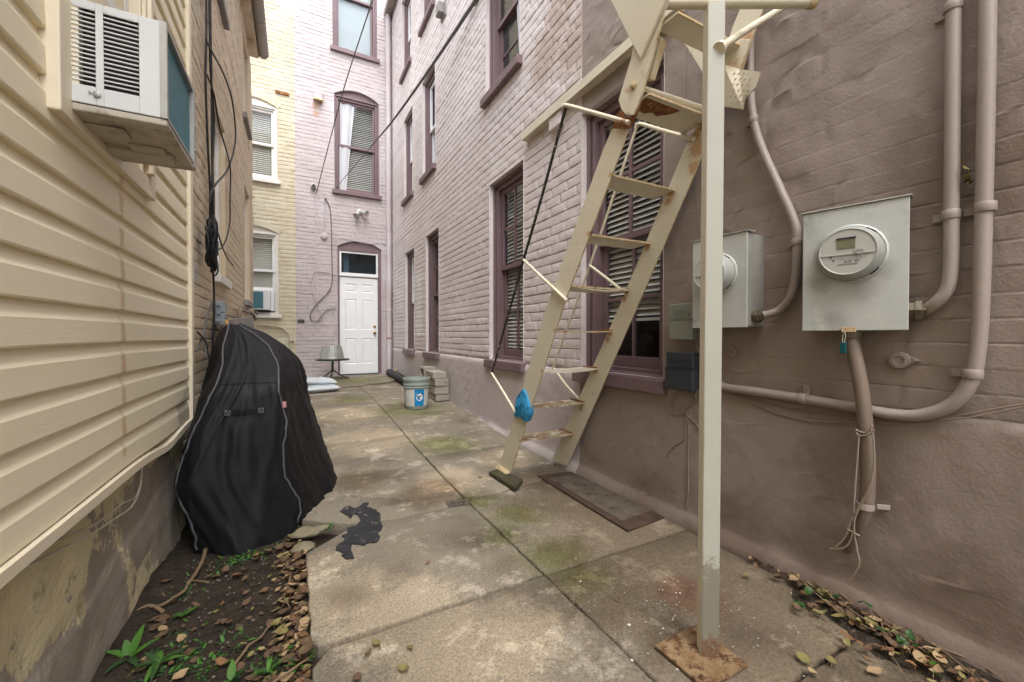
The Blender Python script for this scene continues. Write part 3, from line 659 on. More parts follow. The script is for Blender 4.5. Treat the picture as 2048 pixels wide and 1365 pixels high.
mb.box(-6, .02, YB + .3, YB + .4, 0, 9.5)
obj('rear_return', mb, 'yellow', yh)
def arch_bricks(F, u0, u1, vs, rise, mat, parent, hh=.105, n=15):
    """painted brick arch: corner fills under the arc, then a ring of upright bricks a hair proud of the wall"""
    R0 = ((u1 - u0) ** 2 / 4 + rise * rise) / (2 * rise); cx, cv = (u0 + u1) / 2, vs + rise - R0
    m = MB(); k = 14; arc = [(u0 + (u1 - u0) * i / k) for i in range(k + 1)]
    f = lambda u: cv + math.sqrt(max(0, R0 * R0 - (u - cx) ** 2))
    for s in (0, 1):
        us = arc[:k // 2 + 1] if s == 0 else arc[k // 2:]
        poly = [F(u, f(u), .001) for u in us] + ([F(cx, vs + rise + .004, .001), F(u0, vs + rise + .004, .001)] if s == 0 else [F(u1, vs + rise + .004, .001), F(cx, vs + rise + .004, .001)])
        m.prism(poly, F(0, 0, -.09) - F(0, 0, 0))
    a0 = math.asin((u1 - u0) / 2 / R0) * 1.04
    for i in range(n):
        a, b = -a0 + 2 * a0 * (i + .06) / n, -a0 + 2 * a0 * (i + .94) / n; ro, ri = R0 + hh + random.uniform(-.004, .004), R0 + .002
        p = lambda r, t: (cx + r * math.sin(t), cv + r * math.cos(t)); q = random.uniform(.003, .008)
        m.prism([F(*p(ri, a), q), F(*p(ri, b), q), F(*p(ro, b), q), F(*p(ro, a), q)], F(0, 0, -.03) - F(0, 0, 0))
    obj('arch', m, mat, parent, bev=.004)
window(FB, YU, yh, frame='oldwhite', sash='oldwhite', arch=.12, casing=.06, blind=.02, tilt=50, curtain=False, sillmat='oldwhite', recess=.05, sillh=.07)
window(FB, YL, yh, frame='oldwhite', sash='white', arch=.11, casing=.06, blind=.3, tilt=52, sillmat='oldwhite', recess=.05, sillh=.07, ac=.40, meet=.55)
for o_, rs in ((YU, .12), (YL, .11)): arch_bricks(FB, o_[0], o_[1], o_[3] - rs, rs, 'yellow', yh)
mb = MB()   # eave boards and rafter blocks of the wing, then its gutter
mb.box(-6, -.47, 2.7, 7.45, 5.26, 5.31)
for k in range(6): mb.box(-.60, -.49, 3.0 + k * .8, 3.08 + k * .8, 5.14, 5.259)
obj('eave', mb, 'beige', yh, bev=.004)
mb = MB(); mb.box(-6, -.46, 2.7, 7.5, 5.312, 5.36); obj('roof', mb, 'roof', yh)
gy = at_x(534, 96, -.405)
m = MB(); prof = [(.07 * math.cos(t), .07 * math.sin(t)) for t in np.linspace(math.pi, 2 * math.pi, 12)]
vs = [(-.405 + a, y, 5.33 + b) for y in (2.7, 7.42) for a, b in prof]
m.add(vs, [(i, i + 1, 12 + i + 1, 12 + i) for i in range(11)]); m.add([(-.405 + a, 7.42, 5.33 + b) for a, b in prof], [tuple(range(12))])
for y in (5.6, 6.6, 7.36): m.tube([(-.405 + 1.03 * a, y, 5.33 + 1.03 * b) for a, b in prof], .005, 6)
m.box(-.48, -.474, 2.7, 7.42, 5.33, 5.345); m.box(-.337, -.331, 2.7, 7.42, 5.325, 5.345)
obj('gutter', m, 'gutter', yh, smooth=50, fix=False)
mb = MB(); y = YB - .006; c_ = at_y(565, 187, YB); mb.box(c_.x - .12, c_.x + .11, y - .012, y + .05, c_.z - .03, c_.z + .03); obj('rust_patch', mb, 'rust', yh, bev=.008)
mb = MB(); pts = [at_y(512, 650, YB - .03), at_y(555, 653, YB - .03), at_y(572, 662, YB - .03), at_y(580, 676, YB - .03), at_y(582, 700, YB - .03), at_y(583, 760, YB - .03)]
mb.tube(spline(pts, 6), .012, 10); mb.obox(at_y(583, 681, YB - .03), (.05, 0, 0), (0, .024, 0), (0, 0, .012)); obj('pipe', mb, 'yellow', yh, smooth=50)

# small air conditioner with its side curtain in the lower yellow window
p0 = at_y(512, 630, YB); p1 = at_y(530, 596, YB); e = at_y(555, 596, YB)
a2 = thing('small_air_conditioner', 'small air conditioner with dark grille and ribbed side panel in the lower yellow wall window', 'air conditioner', (-.75, YB - .1, p0.z))
mb = MB(); x0_, x1_ = -1.05, p1.x + .09; zb, zt = 1.475, 1.475 + .36
mb.box(x0_, x1_, YB - .13, YB + .12, zb, zt); obj('cabinet', mb, 'acwhite', a2, bev=.006)
mb = MB()
for k in range(16): mb.box(x0_ + .03, x1_ - .11, YB - .142, YB - .131, zb + .03 + k * .019, zb + .043 + k * .019)
obj('grille', mb, 'accoil', a2)
mb = MB(); xa = x1_ + .002
for k in range(14):
    xx = xa + (-.335 - xa) * k / 14; mb.box(xx, xx + (-.335 - xa) / 14 * .8, YB + .045, YB + .055, zb - .01, zt); mb.box(xx + (-.335 - xa) / 14 * .8, xx + (-.335 - xa) / 14, YB + .05, YB + .06, zb - .01, zt)
obj('side_panel', mb, 'white', a2)

# ================================================================== LILAC HOUSE: the long right wall and the end wall
lh = thing('lilac_brick_house', 'lilac painted brick row house with purple window frames, wrapping right side and end of yard', 'house', (3, 5, 0))
W1 = (1.63, 2.37, .76, 2.575); W2 = (3.215, 3.94, .755, 2.58); W3 = (5.66, 6.32, .75, 2.55); W4 = (7.02, 7.66, .755, 2.52)
W5 = (7.10, 7.74, 3.5, 4.98); W6 = (5.82, 6.48, 3.5, 5.0); W7 = (3.28, 4.03, 3.525, 5.02); W8 = (7.2, 7.86, 5.84, 7.25); W9 = (5.86, 6.52, 5.87, 7.28)
RW = [W1, W2, W3, W4, W5, W6, W7, W8, W9]
near_b = lambda U, V: sstep(1.30, 1.75, U + .12 * vn(U, V, 3, 44))
def brick_far(U, V): return (1 - .8 * sstep(.2, .05, np.abs(V - 2.68)) * (vn(U, V * 0, .9, 3) > -.2))
def brick_near(U, V): return .05 + .20 * sstep(1.85, 1.4, V + .5 * vn(U, V, 2, 71)) * sstep(1.5, .9, U + .4 * vn(U, V, 2, 72))
brick_sheet('side_wall', FR, (2.37, 8.85), (-.1, 7.75), RW[1:], ['lilac', 'plinth'], lh, du=.013, jd=.0125, seed=21, brick=brick_far, plinth=.745, rough=.62, fade_u1=2.37)
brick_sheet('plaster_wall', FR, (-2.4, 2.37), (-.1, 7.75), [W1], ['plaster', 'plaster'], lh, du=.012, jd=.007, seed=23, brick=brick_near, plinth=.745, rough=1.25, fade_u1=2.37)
add_mask(M['lilac'], (.74, .72, .70), [(*at_x(838, y_, XR), .22) for y_ in (555, 580, 605, 630, 650)], .3, 9, .6, False, .8)
add_mask(M['lilac'], (.33, .21, .14), [(*at_x(x_, y_, XR), .3) for x_, y_ in ((1120, 20), (1180, 35), (1150, 90), (1090, 110), (1230, 15))] + [], .5, 16, .55, False, 1.0)
add_mask(M['lilac_end'], (.40, .22, .12), [(*at_y(631, 212, YB), .09), (*at_y(631, 228, YB), .08), (*at_y(640, 208, YB), .05)], .5, 16, .7, False, 1.0)
add_mask(M['plaster'], (.62, .56, .50), [(XR, 1.2, .02, .35), (XR, .8, .0, .4), (XR, .45, .1, .3), (XR, 1.7, .02, .25), (*at_x(1700, 960, XR), .25), (*at_x(1940, 330, XR), .3), (*at_x(1560, 560, XR), .12)], .6, 6, .75, True, .5)
for o_ in RW: mb = MB(); reveals(mb, FR, o_, .15); obj('window_reveal', mb, 'lilac', lh, fix=False)
mb = MB()
mb.box(XR + .6, XR + .7, -2.4, 9.2, -.1, 7.75); mb.box(XR + .006, XR + .6, -2.4, -2.35, -.1, 7.75)
obj('house_core', mb, 'dark', lh)
kw = dict(frame='purple', sash='purple')
window(FR, W1, lh, cols=2, rows=2, blind=.19, tilt=50, **kw)
window(FR, W2, lh, cols=2, rows=2, blind=.03, tilt=48, meet=.53, **kw)
window(FR, W3, lh, cols=1, rows=2, blind=.0, tilt=55, **kw)
window(FR, W4, lh, frame='purple', sash='white', inner='vinyl', blind=None, screen=True, casing=.085)
window(FR, W5, lh, frame='purple', sash='white', inner='vinyl', blind=None, screen=True)
window(FR, W6, lh, frame='purple', sash='white', inner='vinyl', blind=None, screen=True)
window(FR, W7, lh, cols=1, rows=2, blind=None, curtain=True, **kw)
window(FR, W8, lh, frame='purple', sash='white', inner='vinyl', blind=None, screen=True)
window(FR, W9, lh, frame='purple', sash='white', inner='vinyl', blind=None, screen=True)
B2 = (.712, 1.565, 3.90, 5.93); B1 = (.69, 1.535, 6.70, 8.55); DO = (.758, 1.600, .205, 2.915)
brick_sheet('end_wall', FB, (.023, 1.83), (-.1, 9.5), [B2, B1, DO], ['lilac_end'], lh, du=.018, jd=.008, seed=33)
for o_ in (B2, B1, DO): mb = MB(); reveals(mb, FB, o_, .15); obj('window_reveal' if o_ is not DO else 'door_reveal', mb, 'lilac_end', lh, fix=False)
mb = MB()
mb.box(.03, 4, YB + .35, YB + .45, -.1, 9.5)
obj('end_core', mb, 'dark', lh)
window(FB, B2, lh, blind=.0, tilt=42, curtain=True, arch=.14, recess=.06, meet=.50, **kw)
window(FB, B1, lh, screen=True, recess=.06, meet=.62, **kw)
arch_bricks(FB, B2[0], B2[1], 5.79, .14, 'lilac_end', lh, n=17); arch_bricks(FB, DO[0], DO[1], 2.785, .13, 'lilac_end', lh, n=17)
# door with transom
mb = MB(); F = FB; u0, u1 = DO[0], DO[1]
mb.fbox(F, u0, u0 + .036, .205, 2.785, -.09, -.02); mb.fbox(F, u1 - .058, u1, .205, 2.785, -.09, -.02); mb.fbox(F, u0 + .036, u1 - .058, 2.71, 2.785, -.09, -.021)
pts = [(u0 + (u1 - u0) * k / 12, 2.785 + .13 * (1 - (2 * k / 12 - 1) ** 2)) for k in range(13)]
mb.prism([F(u, v, -.03) for u, v in pts], F(0, 0, -.05) - F(0, 0, 0))
fr = obj('door_frame', mb, 'purple', lh, bev=.004)
mb = MB(); a, b = u0 + .038, u1 - .06
mb.fbox(F, a, a + .035, 2.20, 2.708, -.085, -.035); mb.fbox(F, b - .035, b, 2.20, 2.708, -.085, -.035); mb.fbox(F, a + .035, b - .035, 2.67, 2.708, -.085, -.036); mb.fbox(F, a + .035, b - .035, 2.20, 2.275, -.085, -.036)
tr = obj('transom_window', mb, 'white', lh, bev=.004)
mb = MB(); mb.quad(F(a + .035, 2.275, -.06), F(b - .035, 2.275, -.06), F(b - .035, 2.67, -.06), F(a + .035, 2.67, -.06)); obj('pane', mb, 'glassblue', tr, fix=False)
mb = MB(); mb.fbox(F, a, b, 2.22, 2.7, -.6, -.5); mb.fbox(F, a + .1, a + .2, 2.25, 2.69, -.3, -.28); obj('room_shell', mb, 'bluegrey', tr)  # blue grey backing adds to the painted reflection in the transom
mb = MB(); d0, d1, z0, z1 = a + .002, b - .004, .228, 2.185
cols_ = [(d0 + .10, d0 + .315), (d1 - .315, d1 - .10)]; rows_ = [(z0 + .20, z0 + .72), (z0 + .90, z0 + 1.52), (z0 + 1.66, z0 + 1.83)]
ucuts = [d0, cols_[0][0], cols_[0][1], cols_[1][0], cols_[1][1], d1]; vcuts = [z0, rows_[0][0], rows_[0][1], rows_[1][0], rows_[1][1], rows_[2][0], rows_[2][1], z1]
for i in range(5):
    for j in range(7):
        A, B_, C_, D_ = ucuts[i], ucuts[i + 1], vcuts[j], vcuts[j + 1]
        if i in (1, 3) and j in (1, 3, 5):
            g, h_ = .018, .012; n0 = -.055
            ring = [(A, C_), (B_, C_), (B_, D_), (A, D_)]; r2 = [(A + g, C_ + g), (B_ - g, C_ + g), (B_ - g, D_ - g), (A + g, D_ - g)]; r3 = [(A + g * 2, C_ + g * 2), (B_ - g * 2, C_ + g * 2), (B_ - g * 2, D_ - g * 2), (A + g * 2, D_ - g * 2)]
            vs = [F(u, v, n0) for u, v in ring] + [F(u, v, n0 - h_) for u, v in r2] + [F(u, v, n0 - .004) for u, v in r3]
            mb.add(vs, [(k, (k + 1) % 4, 4 + (k + 1) % 4, 4 + k) for k in range(4)] + [(4 + k, 4 + (k + 1) % 4, 8 + (k + 1) % 4, 8 + k) for k in range(4)] + [(8, 9, 10, 11)])
        else: mb.quad(F(A, C_, -.055), F(B_, C_, -.055), F(B_, D_, -.055), F(A, D_, -.055))
mb.fbox(F, d0, d1, z0, z1, -.1, -.075)
dr = obj('door', mb, 'white', lh, fix=False)
for zz, r_, nm in ((z0 + .96, .027, 'deadbolt'), (z0 + .83, .03, 'knob')):
    m = MB(); m.lathe([(r_, 0), (r_, .008), (.014, .01), (.014, .03), (r_ * .9, .04), (r_ * .95, .055), (.012, .065)] if nm == 'knob' else [(r_, 0), (r_, .012), (.02, .018)], F(d1 - .065, zz, -.055), (0, -1, 0), 18); obj(nm, m, 'doorbrass', dr, smooth=60)
mb = MB(); mb.fbox(F, a, b, .206, .226, -.12, .01); obj('door_sill', mb, 'darkbox', lh, bev=.003)
# roof edge and gutter of the long wall
mb = MB(); mb.box(XR - .02, XR + .72, -2.42, YB, 7.752, 7.80); obj('roof', mb, 'roof', lh)
mb = MB(); mb.box(XR - .15, XR - .012, -2.4, YB - .03, 7.62, 7.74); mb.box(XR - .012, XR + .0, -2.4, YB - .01, 7.56, 7.75)
obj('gutter', mb, 'gutter', lh, bev=.01)
# dark block painted for the shade in the hole of a missing brick
mb = MB(); c_ = at_y(602, 643, YB); mb.box(c_.x - .06, c_.x + .06, YB - .005, YB + .02, c_.z - .03, c_.z + .035); obj('brick_hole_shade', mb, 'acdark', lh)

# ---- fittings on the end wall
PB = YB - .035
ds = thing('downspout', 'pale lilac downspout in the inside corner beside the white door', 'downspout', (1.72, YB - .09, .2))
mb = MB(); top = (1.74, YB - .1, 7.62)
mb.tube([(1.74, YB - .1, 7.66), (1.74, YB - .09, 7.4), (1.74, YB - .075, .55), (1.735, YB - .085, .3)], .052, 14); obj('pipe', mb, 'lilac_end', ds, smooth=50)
for zz, mm in ((1.55, 'lilac'), (.95, 'rust'), (3.6, 'lilac'), (5.6, 'lilac')):
    m = MB(); m.lathe([(.056, -.012), (.056, .012)], (1.74, YB - .076, zz), seg=14); obj('pipe_strap', m, mm, ds, smooth=50)
mb = MB(); mb.tube([at_y(783, 462, PB), at_y(783, 560, PB), at_y(781, 690, PB)], .014, 8); tag(obj('thin_pipe', mb, 'lilac_end', smooth=50), 'thin lilac pipe on the wall between the white door and the downspout', 'pipe')
v = thing('wall_vent', 'small white vent box with rust streaks, left of the upper arched window', 'vent', at_y(636, 190, YB))
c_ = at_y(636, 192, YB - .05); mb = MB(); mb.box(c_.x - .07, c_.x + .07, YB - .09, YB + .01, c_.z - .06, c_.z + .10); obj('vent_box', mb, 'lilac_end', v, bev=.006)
mb = MB(); mb.hexa([(c_.x - .08, YB - .12, c_.z - .10), (c_.x + .08, YB - .12, c_.z - .10), (c_.x + .08, YB - .002, c_.z - .10), (c_.x - .08, YB - .002, c_.z - .10), (c_.x - .08, YB - .10, c_.z - .063), (c_.x + .08, YB - .10, c_.z - .063), (c_.x + .08, YB - .002, c_.z - .063), (c_.x - .08, YB - .002, c_.z - .063)])
obj('vent_hood', mb, 'rustedge', v, bev=.004)
c_ = at_y(627, 373, YB - .04)
sb = thing('wall_socket_fitting', 'small round metal fitting where the wires meet the lilac end wall', 'fitting', c_)
mb = MB(); mb.lathe([(.05, 0), (.05, .06), (.035, .075)], (c_.x, YB + .002, c_.z), (0, -1, 0), 16); obj('base', mb, 'lamp', sb, smooth=50)
mb = MB(); mb.lathe([(.028, 0), (.028, .02)], (c_.x, YB - .072, c_.z), (0, -1, 0), 12); obj('socket', mb, 'cable', sb, smooth=50)
c_ = at_y(720, 426, YB - .05)
fl = thing('flood_light', 'twin flood light on the lilac wall above the white door', 'flood light', c_)
mb = MB(); mb.lathe([(.055, 0), (.055, .025), (.04, .035)], (c_.x, YB + .001, c_.z + .03), (0, -1, 0), 18); obj('base', mb, 'lamp', fl, smooth=50)
for sx, dr_ in ((-1, (-.35, -.5, -.75)), (1, (.6, -.75, -.35))):
    d_ = Vector(dr_).normalized(); o_ = Vector((c_.x + sx * .035, YB - .05, c_.z + .02))
    m = MB(); m.tube([(c_.x + sx * .02, YB - .03, c_.z + .03), o_], .014, 8); m.lathe([(.022, 0), (.034, .03), (.042, .08), (.058, .13), (.06, .145), (.05, .146), (.01, .12)], o_, d_, 18); obj('lamp_head', m, 'lamp', fl, smooth=50)
mb = MB(); p_ = [at_y(x, y, YB - .018) for x, y in ((648, 385), (648, 450), (646, 463), (648, 470))]; mb.tube(p_, .012, 6)
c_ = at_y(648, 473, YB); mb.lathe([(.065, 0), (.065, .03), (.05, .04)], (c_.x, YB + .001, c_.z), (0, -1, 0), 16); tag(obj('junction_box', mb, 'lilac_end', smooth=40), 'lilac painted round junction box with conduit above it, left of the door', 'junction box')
mb = MB()
mb.tube(spline([at_y(x, y, YB - .02) for x, y in ((648, 396), (658, 410), (662, 440), (664, 520), (664, 565), (656, 585), (637, 605), (622, 625), (622, 640), (636, 642), (652, 622), (672, 616))], 7), .0085, 6)
tag(obj('loose_cable', mb, 'cablegrey', smooth=60), 'dark loose cable hanging in a loop on the lilac wall left of the door', 'cable')
mb = MB()
mb.tube(spline([at_y(x, y, YB - .015) for x, y in ((630, 392), (631, 420), (631, 540), (634, 600), (640, 640))], 6), .011, 6)
mb.tube(spline([at_y(x, y, YB - .016) for x, y in ((622, 572), (628, 545), (650, 545), (675, 550), (712, 553), (756, 556))], 6), .007, 6)
mb.tube(spline([at_y(x, y, YB - .016) for x, y in ((622, 560), (626, 590), (640, 625), (642, 645))], 6), .006, 6)
mb.tube(spline([at_y(x, y, YB - .016) for x, y in ((668, 490), (672, 478), (690, 478), (735, 488), (772, 490), (776, 540), (784, 555))], 6), .006, 6)
mb.tube(spline([at_y(x, y, YB - .016) for x, y in ((667, 620), (668, 640), (668, 700))], 6), .006, 6)
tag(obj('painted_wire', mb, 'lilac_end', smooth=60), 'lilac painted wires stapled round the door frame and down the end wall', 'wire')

# ---- wires strung over the yard
mb = MB(); mb.tube(spline([at_y(633, 386, YB - .05), at_d(655, 300, 7.6), at_d(690, 170, 6.6), at_d(745, 0, 5.6), at_d(775, -100, 5.0), at_d(830, -320, 4.0)], 8), .009, 8)
tag(obj('overhead_wire', mb, 'cablegrey', smooth=60), 'single dark wire rising steeply from the end wall past the arched window', 'wire')
mb = MB(); mb.tube(spline([at_y(651, 398, YB - .05), at_d(670, 378, 8.2), at_d(745, 290, 7.0), at_d(790, 236, 6.3), at_d(865, 130, 5.4), at_d(955, -5, 4.52), at_x(1005, -85, XR - .03)], 8), [.006] * 16 + [.010 + .0005 * i for i in range(33)], 8)
tag(obj('service_cable', mb, 'cablegrey', smooth=60), 'thicker dark cable slung diagonally from the end wall up along the right wall', 'cable')
c_ = at_x(888, 24, XR)
vb = MB(); vb.box(XR - .1, XR - .02, c_.y - .07, c_.y + .07, c_.z - .07, c_.z + .07); vb.box(XR - .02, XR + .01, c_.y - .10, c_.y + .10, c_.z - .10, c_.z + .10); tag(obj('dryer_vent', vb, 'board', bev=.01), 'small square vent hood high on the right lilac wall', 'vent')
# ================================================================== FIRE ESCAPE STAIR on the right
XL, XQ = 1.32, 1.750
st = thing('fire_escape_stair', 'steep cream steel fire escape stair with rust at its joints, by the right wall', 'stair', (1.54, 2.45, 0))
def plane_poly(px, X, ext=None): return [at_x(x, y, X) for x, y in px]
def prism_x(mb, pts, t):
    n0 = len(mb.f); p = pts; n = len(p); off = Vector((t, 0, 0)); b = len(mb.v)
    mb.v += [tuple(q) for q in p] + [tuple(q + off) for q in p]
    mb.f.append(tuple(b + i for i in range(n))[::-1]); mb.mi.append(0); mb.f.append(tuple(b + n + i for i in range(n))); mb.mi.append(0)
    for i in range(n): mb.f.append((b + i, b + (i + 1) % n, b + n + (i + 1) % n, b + n + i)); mb.mi.append(1)
def sub(poly_pts, k=6):
    out = []
    for i in range(len(poly_pts)):
        a, b = poly_pts[i], poly_pts[(i + 1) % len(poly_pts)]
        out += [a.lerp(b, j / k) for j in range(k)]
    return out
mb = MB()
Lp = plane_poly([(997, 938), (1021, 947), (1130, 601), (1242, 300), (1256, 258)], XL) ; Lq = plane_poly([(1224, 258), (1206, 300), (1096, 605)], XL)
prism_x(mb, Lp + Lq, .009); obj('stringer', mb, ['cream', 'rustedge'], st, bev=.001)
mb = MB(); prism_x(mb, plane_poly([(1222, 262), (1257, 256), (1281, 205), (1272, 226), (1262, 236), (1250, 234), (1240, 220), (1233, 232)], XL + .001), .012); obj('rusted_joint', mb, ['rust', 'rust'], st)
mb = MB(); prism_x(mb, plane_poly([(1237, 200), (1242, 218), (1254, 232), (1266, 230), (1274, 214), (1283, 190), (1318, 58), (1345, -45), (1292, -45), (1262, 117)], XL - .012), .011); obj('upper_stringer', mb, ['cream', 'rustedge'], st, bev=.001)
mb = MB(); prism_x(mb, plane_poly([(1203, -45), (1221, 0), (1264, 87), (1280, 116), (1299, 73), (1316, 34), (1335, -10), (1345, -45)], XL - .026), .012); obj('gusset_plate', mb, ['cream', 'cream'], st, bev=.002)
mb = MB(); prism_x(mb, plane_poly([(1318, 72), (1324, 78), (1300, 158), (1290, 160), (1288, 150)], XL + .02), .03); obj('inner_cleat', mb, ['cream', 'rustedge'], st, bev=.002)
mb = MB(); c_ = at_x(1268, 172, XL - .013); mb.lathe([(.017, 0), (.017, .004), (.011, .005), (.011, .012), (.006, .015)], c_, (-1, 0, 0), 12); obj('bolt', mb, 'rustedge', st, smooth=40)
mb = MB()
prism_x(mb, plane_poly([(1103, 921), (1134, 932), (1200, 783), (1280, 600), (1389, 346), (1412, 285)], XQ) + plane_poly([(1374, 285), (1349, 346), (1244, 600)], XQ), .009); obj('stringer', mb, ['cream', 'rustedge'], st, bev=.001)
mb = MB(); prism_x(mb, plane_poly([(1374, 285), (1412, 285), (1430, 235), (1404, 238), (1392, 258)], XQ + .001), .011); obj('rusted_joint', mb, ['rustedge', 'rust'], st)
mb = MB(); prism_x(mb, plane_poly([(1400, 245), (1432, 236), (1484, 138), (1505, 73), (1526, 18), (1548, -45), (1500, -45), (1480, 18), (1466, 52), (1440, 130)], XQ - .012), .011); obj('upper_stringer', mb, ['cream', 'rustedge'], st, bev=.001)
mb = MB(); prism_x(mb, plane_poly([(1364, 80), (1386, 115), (1408, 150), (1446, 214), (1478, 141), (1500, 78)], XQ - .03), .012); obj('gusset_plate', mb, ['cream', 'cream'], st, bev=.002)
mb = MB(); pts = [at_x(x, y, XQ - .05 - k) for x, y, k in ((1446, 128, 0), (1479, 139, 0), (1522, 144, .07), (1511, 175, .07), (1491, 196, .05), (1486, 219, .05), (1446, 213, 0))]
mb.add(pts + [p + Vector((.008, .004, 0)) for p in pts], [(0, 1, 5, 6), (1, 2, 3, 4, 5)] + [(7 + 6, 7 + 5, 7 + 1, 7), (7 + 5, 7 + 4, 7 + 3, 7 + 2, 7 + 1)] + [(i, (i + 1) % 7, 7 + (i + 1) % 7, 7 + i) for i in range(7)])
mb.mi = [0, 0, 0, 0] + [1] * 7
for i in range(6):
    for j in range(4):
        x = 1466 + 9.5 * j + (4 if i % 2 else 0) - i * 1.5; y = 150 + 11 * i
        if x > 1508 - (y - 170) * .5: continue
        a, b = at_x(x, y, XQ - .105), at_x(x + 5, y - 4, XQ - .105); d_ = (b - a)
        mb.cur = 0; mb.obox((a + b) / 2 + Vector((-.001, 0, 0)), d_ * .5, Vector((.003, .001, 0)), Vector((0, 0, .0016)))
obj('tread_plate_offcut', mb, ['cream', 'rustedge'], st)
# treads: evenly stepped plates between the two stringers
def edge_y(pts, z):
    for a, b in zip(pts[:-1], pts[1:]):
        if min(a.z, b.z) - .02 <= z <= max(a.z, b.z) + .02: return a.y + (b.y - a.y) * (z - a.z) / (b.z - a.z)
    a, b = pts[-2], pts[-1]; return a.y + (b.y - a.y) * (z - a.z) / (b.z - a.z)
near_e = plane_poly([(1021, 947), (1130, 601), (1242, 300), (1283, 190), (1318, 58)], XL); far_e = plane_poly([(997, 938), (1096, 605), (1206, 300), (1237, 205), (1262, 117)], XL)
for k in range(9):
    z = .30 + .2433 * k; yn, yf = edge_y(near_e, z) + .006, edge_y(far_e, z) - .01
    if k == 7: z = 2.03; yn, yf = at_z(1286, 182, z).y, at_z(1262, 230, z).y
    if k == 8: z = 2.27; yn, yf = at_z(1336, 14, z).y, at_z(1321, 60, z).y
    mat = ['tread_rust', 'tread_rust', 'cream', 'rustedge', 'cream', 'cream', 'cream', 'cream', 'cream'][k]
    mb = MB(); n = 14
    bendl = .012 if k in (2, 4) else .003
    xs_ = [XL + .010 + (XQ - .002 - XL - .010) * i / n for i in range(n + 1)]
    vs = []
    for x, i in zip(xs_, range(n + 1)):
        s = bendl * math.sin(math.pi * i / n) * (-1) + random.uniform(-.0012, .0012)
        e = random.uniform(-.003, .003) * (1 if k < 5 else .4)
        vs += [(x, yn + e, z + s), (x, yf, z + s * .6), (x, yf, z + s * .6 - .007), (x, yn + e, z + s - .007)]
    fs = [(i * 4 + j, i * 4 + (j + 1) % 4, (i + 1) * 4 + (j + 1) % 4, (i + 1) * 4 + j) for i in range(n) for j in range(4)] + [(3, 2, 1, 0), (n * 4, n * 4 + 1, n * 4 + 2, n * 4 + 3)]
    mb.add(vs, fs); tr_ = obj('tread', mb, mat, st)
    m = MB()   # weld bead where the plate meets the right stringer
    m.tube([(XQ - .004, yn + .004, z + .002), (XQ - .005, (yn + yf) / 2, z + .004), (XQ - .004, yf, z + .002)], .006, 6); obj('weld', m, 'rust', tr_, smooth=60)
    if k >= 4: m = MB(); m.box(XL + .012, XQ - .004, yn - .0045, yn + .001, z - .0085, z + .0015); obj('nosing', m, 'rustedge', tr_)
    if k == 7:
        m = MB(); m.tube([at_x(1284, 176, XL + .005), at_x(1408, 217, XQ)], .011, 10)
        obj('front_bar', m, 'cream', tr_, smooth=60)
        m = MB(); yc = yn
        pts = [(XL + .02, yc + .02), (XL + .03, yc + .10), (XL + .10, yc + .115), (XL + .13, yc + .09), (XL + .17, yc + .105), (XL + .22, yc + .055), (XL + .23, yc + .02)]
        m.prism([(x, y, z - .0075) for x, y in pts], (0, 0, -.003)); obj('rust_hole', m, 'rust', tr_)
# handrails and struts
def rail(px, X, r, mat, name='handrail', n=3, seg=10):
    m = MB(); m.tube(spline([at_x(x, y, X) for x, y in px], n), r, seg); return obj(name, m, mat, st, smooth=60)
rail([(1133, 213), (1126, 236), (1086, 385), (1047, 520)], XL - .012, .0085, 'blackrod'); rail([(1047, 520), (1036, 560), (1008, 660), (989, 728), (984, 745)], XL - .012, .0075, 'blackrod', 'lower_handrail')
rail([(1126, 216), (1132, 211), (1180, 224), (1258, 246)], XL - .018, .0105, 'cream', 'strut'); rail([(1047, 520), (1090, 561), (1134, 602)], XL - .014, .0095, 'cream', 'strut'); rail([(983, 746), (1005, 782), (1031, 825)], XL - .014, .0095, 'cream', 'strut')
rail([(1279, 249), (1271, 262), (1228, 390), (1180, 531), (1140, 640), (1104, 742)], XQ - .012, .0085, 'cream')
rail([(1271, 258), (1279, 248), (1320, 260), (1388, 279)], XQ - .014, .0105, 'cream', 'strut'); rail([(1179, 531), (1212, 556), (1250, 586)], XQ - .014, .009, 'cream', 'strut'); rail([(1108, 737), (1130, 768), (1156, 797)], XQ - .014, .009, 'cream', 'strut')
mb = MB(); a, b = at_x(1000, 938, XL), at_x(1018, 945, XL); mb.hexa([(XL - .03, b.y - .01, .036), (XL + .03, b.y - .01, .036), (XL + .03, a.y + .02, .036), (XL - .03, a.y + .02, .036), (XL - .01, b.y - .006, .055), (XL + .012, b.y - .006, .055), (XL + .012, a.y + .015, .055), (XL - .01, a.y + .015, .055)]); obj('foot', mb, 'rustedge', st, bev=.003)

RUST = (.36, .165, .045)
add_mask(M['cream'], RUST, [(*at_x(1395, 300, XQ), .07), (*at_x(1388, 335, XQ), .05), (*at_x(1405, 262, XQ), .07), (*at_x(1250, 250, XL), .06), (*at_x(1262, 180, XL), .03), (*at_x(1280, 330, XL), .03), (*at_x(1210, 400, XL), .03), (*at_x(1478, 140, XQ), .06), (*at_x(1500, 75, XQ), .05)] + [(XQ, .30 * 0 + edge_y(near_e, .30 + .2433 * k) + .03, .285 + .2433 * k, .032) for k in range(7)] + [(XQ, edge_y(near_e, .30 + .2433 * k) + .05, .25 + .2433 * k, .028) for k in (1, 3, 4, 6)] + [(XL, edge_y(near_e, .30 + .2433 * k) + .01, .30 + .2433 * k, .018) for k in (0, 2, 3, 5, 6)], .6, 45, .75, False, 1.0)
add_mask(M['cream'], (.16, .06, .02), [(*at_x(1412, 258, XQ), .05), (*at_x(1256, 246, XL), .04), (*at_x(1330, 190, XQ - .2), .06)], .3, 30, .9, False, .7)
